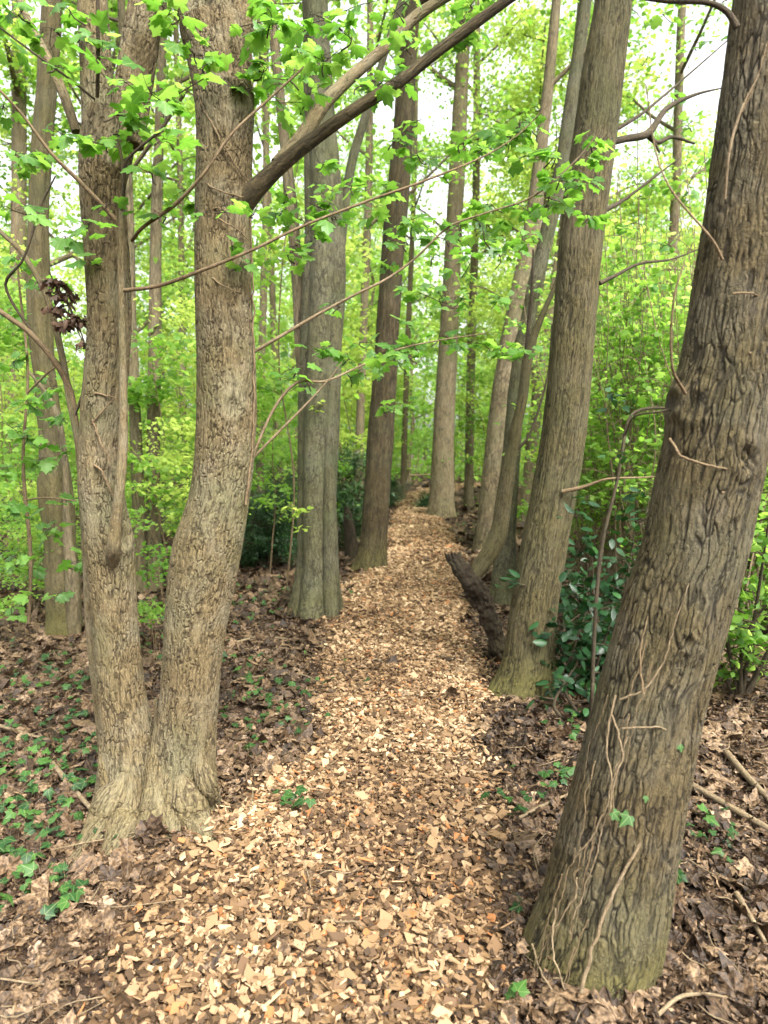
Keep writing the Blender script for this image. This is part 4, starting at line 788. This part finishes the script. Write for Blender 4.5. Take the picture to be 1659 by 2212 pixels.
def litter():
    g = Geo(); tot = 0
    for y0, y1, den, s_, tpl in ((1.2, 3.6, 950, .068, MAPLE), (3.6, 7, 620, .075, LOBED), (7, 13, 230, .11, LOBED), (13, 26, 60, .17, SIMPLE), (26, 50, 10, .34, SIMPLE)):
        wd = (y1 + .3) * .565 * 1.15 + .5; n = int((y1 - y0) * 2 * wd * den); y = rng.uniform(y0, y1, n); x = rng.uniform(-wd, wd, n); k = frust(x, y); x, y = x[k], y[k]
        t = path_t(x, y) + vnoise(np.stack([x * 1.6, y * 1.6, x * 0], -1), 31) * .22
        k = (t > 1.0) | (rng.random(len(x)) < np.clip((t - .9) * 3, .010, 1)); x, y = x[k], y[k]; n = len(x); tot += n
        z = surf_z(x, y) + .006 + rng.random(n) * .03; N = np.stack([rng.normal(0, .62, n), rng.normal(0, .62, n), np.ones(n)], 1); a = rng.uniform(0, 2 * np.pi, n)
        A = np.stack([np.cos(a), np.sin(a), rng.normal(0, .25, n)], 1)
        r_ = np.clip(.06 + rng.beta(1.3, 1.9, n) * .94 + .22 * vnoise(np.stack([x * 1.4, y * 1.4, x * 0], -1), 51), 0, 1)
        leaves(g, np.stack([x, y, z], 1), N, A, s_ * np.clip(rng.lognormal(-.35, .45, n), .25, 1.7), tpl, rng, .6, r_)
    y = 1.2 + 5.6 * rng.random(90000) ** 1.25; x = rng.uniform(-1, 1, 90000) * (y * .62 + .4); t = path_t(x, y); k = (t > .92) | (rng.random(90000) < .25); x, y = x[k], y[k]; n = len(x)
    N = np.stack([rng.normal(0, .7, n), rng.normal(0, .7, n), np.ones(n)], 1); a = rng.uniform(0, 6.28, n); A = np.stack([np.cos(a), np.sin(a), rng.normal(0, .3, n)], 1)
    leaves(g, np.stack([x, y, surf_z(x, y) + rng.random(n) * .03], 1), N, A, rng.uniform(.008, .03, n), np.array([(0, 0), (.3, .3), (.12, 1.), (-.25, .6)]), rng, .4, np.clip(rng.beta(1.3, 1.8, n), 0, 1))
    x = rng.uniform(-2.6, 2.6, 420); y = rng.uniform(1.4, 5.5, 420); t = path_t(x, y); k = (t > .95) | (rng.random(420) < .22); x, y = x[k], y[k]; n = len(x); a = rng.uniform(0, 6.28, n)
    leaves(g, np.stack([x, y, surf_z(x, y) + .034], 1), np.stack([rng.normal(0, .22, n), rng.normal(0, .22, n), np.ones(n)], 1), np.stack([np.cos(a), np.sin(a), rng.normal(0, .1, n)], 1), rng.uniform(.05, .10, n), MAPLE, rng, .22, np.clip(rng.beta(2.2, 1.3, n), 0, 1))
    print('litter', tot); tag(g.obj('leaf_litter', M['litter'], smooth=False), 'brown dry curled leaves carpeting the woodland floor', 'leaf litter', kind='stuff')
litter()
def twigs():
    g = Geo()
    for k in range(520):
        y = 1.5 + 7 * rng.random() ** 1.4; x = rng.uniform(-1, 1) * (y * .6 + .4)
        t = path_t(x, y)[0]
        if t < 1 and rng.random() > .12: continue
        L = rng.uniform(.06, .38); a = rng.uniform(0, 2 * np.pi); z = float(surf_z(x, y)[0] if np.ndim(surf_z(x, y)) else surf_z(x, y)) + .02 + rng.random() * .02
        d = np.array([math.cos(a), math.sin(a), rng.normal(0, .08)]); p0 = np.array([x, y, z]); s_ = np.cross(d, [0, 0, 1])
        tube(g, np.array([p0, p0 + d * L * .35 + s_ * rng.normal(0, .06) * L, p0 + d * L * .7 + s_ * rng.normal(0, .08) * L, p0 + d * L]), [r_ * rng.uniform(.5, 1.3) for r_ in (.003, .0028, .0022, .0012)], 5, 9, cap=False)
    tag(g.obj('fallen_twigs', M['stick']), 'thin bare twigs scattered over the leaf litter', 'twigs', kind='stuff')
twigs()
def stick(label, pts, r0, r1, mat='stick', name='fallen_branch', lift=.02):
    P3 = [G(a, b) for a, b in pts]; P3 = [np.array([p[0], p[1], float(gz(p[0], p[1])) + lift + r0 + (l if (l := .0) else 0)]) for p in P3]
    root = empty(name, P3[0], label, 'branch'); g = Geo(); rr = np.linspace(r0, r1, len(P3)); tube(g, np.array(P3), rr, 12, 50, mk_rfun(0, 1, lump=.08, seed=len(label))); g.obj('wood', M[mat], root); return root
stick('straight pale fallen branch crossing the litter right of the ridged trunk', [(1485, 1710), (1560, 1755), (1640, 1800), (1700, 1835)], .016, .011)
stick('thicker fallen branch rising to the right edge above the other', [(1570, 1640), (1610, 1690), (1659, 1745), (1720, 1800)], .017, .012)
stick('short curved fallen branch low at the right edge', [(1590, 1960), (1620, 2010), (1650, 2060)], .011, .007)
stick('thin forked fallen branch left of the path beyond the twin tree', [(500, 1395), (560, 1380), (620, 1385)], .016, .008)
stick('grey stick lying among ivy left of the twin tree', [(115, 1670), (150, 1720), (200, 1775)], .014, .008)
stick('bleached stick beside the lower left leaf litter', [(0, 1580), (60, 1600), (110, 1612)], .010, .006)
stick('thin fallen branch left of the path middle', [(490, 1480), (560, 1465), (650, 1460), (700, 1490)], .009, .004)
stick('brown fallen twig leaning at the foot of the ridged trunk, left side', [(1120, 1780), (1190, 1745), (1260, 1722)], .008, .005)
stick('pale log lying across the far end of the path', [(885, 1046), (930, 1043)], .05, .04, lift=.35)
stick('pale thin root curling at the bottom right corner', [(1420, 2212), (1470, 2175), (1530, 2172), (1570, 2180)], .007, .004)

# broken snag behind the reddish trunk
sg = empty('broken_snag', G(757, 1205), 'short jagged rotten snag just left of the reddish trunk', 'stump'); ysg = G(757, 1205)[1]
g = Geo(); tube(g, np.array([P(762, 1225, ysg), P(758, 1170, ysg), P(752, 1120, ysg), P(748, 1095, ysg)]), [.10, .08, .065, .03], 40, 60, mk_rfun(.2, .2, lump=.12, seed=5)); g.obj('wood', M['dead'], sg)

# ---------------------------------------------------------------- ivy
def ground_ivy():
    rng = np.random.default_rng(21); gl, gt = Geo(), Geo(); n = 0
    spots = [(90, 1730, 130, 70, 150), (40, 1850, 100, 70, 110), (60, 1620, 110, 50, 110), (100, 1450, 110, 50, 90), (30, 1970, 50, 40, 20), (130, 1940, 40, 30, 16), (560, 1560, 60, 40, 60), (600, 1500, 80, 30, 60), (520, 1440, 60, 30, 50),
             (560, 1290, 90, 25, 110), (480, 1330, 50, 20, 40), (640, 1760, 26, 14, 9), (1130, 1740, 45, 30, 30), (1200, 1700, 25, 20, 10), (1240, 1580, 40, 22, 24), (1500, 1800, 50, 40, 16), (1535, 1800, 20, 20, 6), (1465, 1925, 18, 12, 5), (1125, 1975, 10, 10, 2), (545, 1640, 26, 14, 9),
             (330, 1330, 30, 30, 40), (320, 1400, 30, 25, 30), (740, 1290, 40, 20, 20), (700, 1300, 30, 14, 16), (1010, 1150, 40, 15, 30), (1560, 1860, 20, 20, 5), (1110, 2200, 12, 10, 2), (190, 1690, 60, 60, 26), (20, 1500, 60, 40, 40), (250, 1850, 10, 8, 1), (465, 1720, 14, 14, 5), (150, 1545, 60, 60, 40)]
    P_ = []
    for a, b, ra, rb, k in spots:
        for q in range(max(1, int(k * (.55 if k > 12 else 1)))): P_.append(G(a + rng.normal() * ra * .85, b + rng.normal() * rb * .85))
    P_ = np.array(P_); P_ = P_[(P_[:, 1] > 1) & (P_[:, 1] < 30)]; n = len(P_)
    z = surf_z(P_[:, 0], P_[:, 1]); P_[:, 2] = z + rng.uniform(.03, .08, n); N = np.stack([rng.normal(0, .38, n), rng.normal(-.25, .35, n), np.ones(n)], 1); a = rng.uniform(0, 6.28, n); A = np.stack([np.cos(a), np.sin(a), rng.normal(0, .2, n)], 1)
    leaves(gl, P_, N, A, rng.uniform(.028, .062, n), IVY, rng, .18)
    for p in P_: tube(gt, np.array([p, p + [rng.normal(0, .01), rng.normal(0, .01), -.03], p + [rng.normal(0, .03), rng.normal(0, .03), -.07]]), [.0012] * 3, 3, 4, cap=False)
    tag(gl.obj('ground_ivy_leaves', M['ivy']), 'dark green ivy leaves creeping over the leaf litter', 'ivy', kind='stuff')
    tag(gt.obj('ground_ivy_stems', M['twig']), 'thin ivy stalks rising from the leaf litter', 'ivy', kind='stuff')
ground_ivy()
def vine(label, spec, Y, lines, mat='stick', lift=1.03, leafspots=(), name='ivy_vine'):
    all_ = [[on_trunk(spec, Y, a, b, lift) for a, b in ln[1:]] for ln in lines]; wig = .0035
    root = empty(name, all_[0][0], label, 'vine')
    for ln, pts in zip(lines, all_):
        g = Geo(); w_ = ln[0] / 2 * mpx(pts[0]); q = spline(np.array(pts), 60); q += np.stack([vnoise(q * 22 + 5, 3), vnoise(q * 22 + 9, 4), vnoise(q * 22 + 2, 6)], 1) * .005 + np.stack([vnoise(q * 70 + 5, 3), vnoise(q * 70 + 9, 4), vnoise(q * 70 + 2, 6)], 1) * .0025
        tube(g, q, np.linspace(w_, w_ * .6, 60), 7, 120, mk_rfun(0, 1, lump=.1)); g.obj('stem', M[mat], root)
    if leafspots:
        rg = np.random.default_rng(3); g = Geo(); pp = np.array([on_trunk(spec, Y, a, b, 1.1) - [0, .02, 0] for a, b, s_ in leafspots])
        leaves(g, pp, np.tile([[.1, -1., .55]], (len(pp), 1)), np.array([[rg.normal(0, .4), -.2, -1.] for _ in pp]), np.array([s_ for *_, s_ in leafspots]), IVY, rg, .1, np.full(len(pp), .75)); g.obj('leaves', M['ivy'], root)
    return root
vine('pale ivy root running diagonally up the ridged trunk with two ivy leaves', S8, Y8, [(10, (1240, 2212), (1290, 2010), (1340, 1900), (1400, 1790), (1440, 1720), (1500, 1600), (1530, 1500), (1545, 1450))], leafspots=((1318, 1745, .038), (1355, 1752, .045), (1462, 1603, .022), (1390, 1712, .02)))
vine('tangle of thin ivy roots on the left side of the ridged trunk', S8, Y8, [(5, (1330, 1500), (1310, 1600), (1320, 1700), (1300, 1800), (1270, 1900), (1240, 1990)), (5, (1320, 1540), (1345, 1620), (1325, 1690), (1320, 1780)), (4, (1240, 1850), (1290, 1790), (1330, 1660), (1360, 1590)), (5, (1200, 1960), (1195, 2030), (1210, 2110), (1230, 2170)), (5, (1150, 2040), (1175, 2110), (1205, 2160)), (4, (1250, 1900), (1230, 1960), (1190, 2020))])
vine('thin ivy root arching across the middle of the ridged trunk', S8, Y8, [(4, (1345, 1572), (1390, 1570), (1430, 1575), (1475, 1590), (1520, 1600)), (4, (1340, 1510), (1390, 1490), (1430, 1430), (1470, 1320), (1490, 1260))])
vr = np.random.default_rng(90); ln_ = []
for k in range(14):
    f = vr.uniform(-.46, -.05) if k < 14 else vr.uniform(.1, .45); y0 = vr.uniform(1350, 2050); n_ = int(vr.integers(5, 9)); l_ = [float(vr.uniform(1.8, 3.4))]
    for q in range(n_):
        py = y0 + q * vr.uniform(28, 48); f += vr.normal(0, .018) ; cx = np.interp(py, [r_[1] for r_ in S8][::-1], [r_[0] for r_ in S8][::-1]); ww = np.interp(py, [r_[1] for r_ in S8][::-1], [r_[2] for r_ in S8][::-1])
        if py < 2150: l_.append((cx + np.clip(f, -.5, .5) * ww, py))
    if len(l_) > 3: ln_.append(tuple(l_))
vine('many fine hair-like ivy rootlets clinging all over the lower ridged trunk', S8, Y8, ln_, 'twig', 1.0)
vine('reddish bare twig lying across the ridged trunk above its middle', S8, Y8, [(6, (1450, 950), (1470, 985), (1510, 1000), (1560, 1010), (1600, 1020), (1635, 1065)), (5, (1560, 1065), (1610, 1030), (1650, 980))], 'twig', 1.06)
vine('short pale broken twig stuck on the ridged trunk', S8, Y8, [(7, (1500, 1362), (1525, 1378), (1560, 1388))], 'twig', 1.06)
vine('short pale twigs poking from the upper ridged trunk', S8, Y8, [(5, (1582, 632), (1620, 632), (1659, 645)), (5, (1620, 765), (1659, 770)), (4, (1600, 240), (1640, 160), (1659, 90))], 'twig', 1.06)
vine('brown vine climbing the right edge of the ridged trunk', S8, Y8, [(7, (1372, 2160), (1405, 2010), (1440, 1850), (1455, 1700), (1480, 1600)), (5, (1385, 1500), (1385, 1400), (1400, 1330))], 'twig')
vine('old vine hanging down the crease between the twin stems', SR, YT, [(9, (318, 1790), (330, 1700), (338, 1600), (348, 1520), (352, 1400))], 'tan', 1.0)
vine('thin vine running up the right edge of the right twin stem', SR, YT, [(6, (530, 1090), (546, 960), (548, 840), (547, 740), (546, 600), (543, 450)), (5, (432, 580), (470, 610), (500, 625), (545, 640)), (5, (425, 365), (450, 400), (490, 418), (540, 430)), (6, (425, 200), (470, 290), (500, 340), (540, 400)), (4, (470, 470), (510, 495), (540, 520)), (4, (430, 470), (480, 450), (520, 480))], 'twig', 1.07)
vine('thin dead vines looping over the left twin stem', SL, YT, [(6, (195, 1000), (215, 1010), (240, 1060), (262, 1100)), (5, (186, 940), (210, 900), (245, 860)), (5, (200, 905), (220, 960), (240, 1000)), (5, (205, 850), (250, 858)), (5, (196, 520), (240, 522))], 'twig', 1.08)
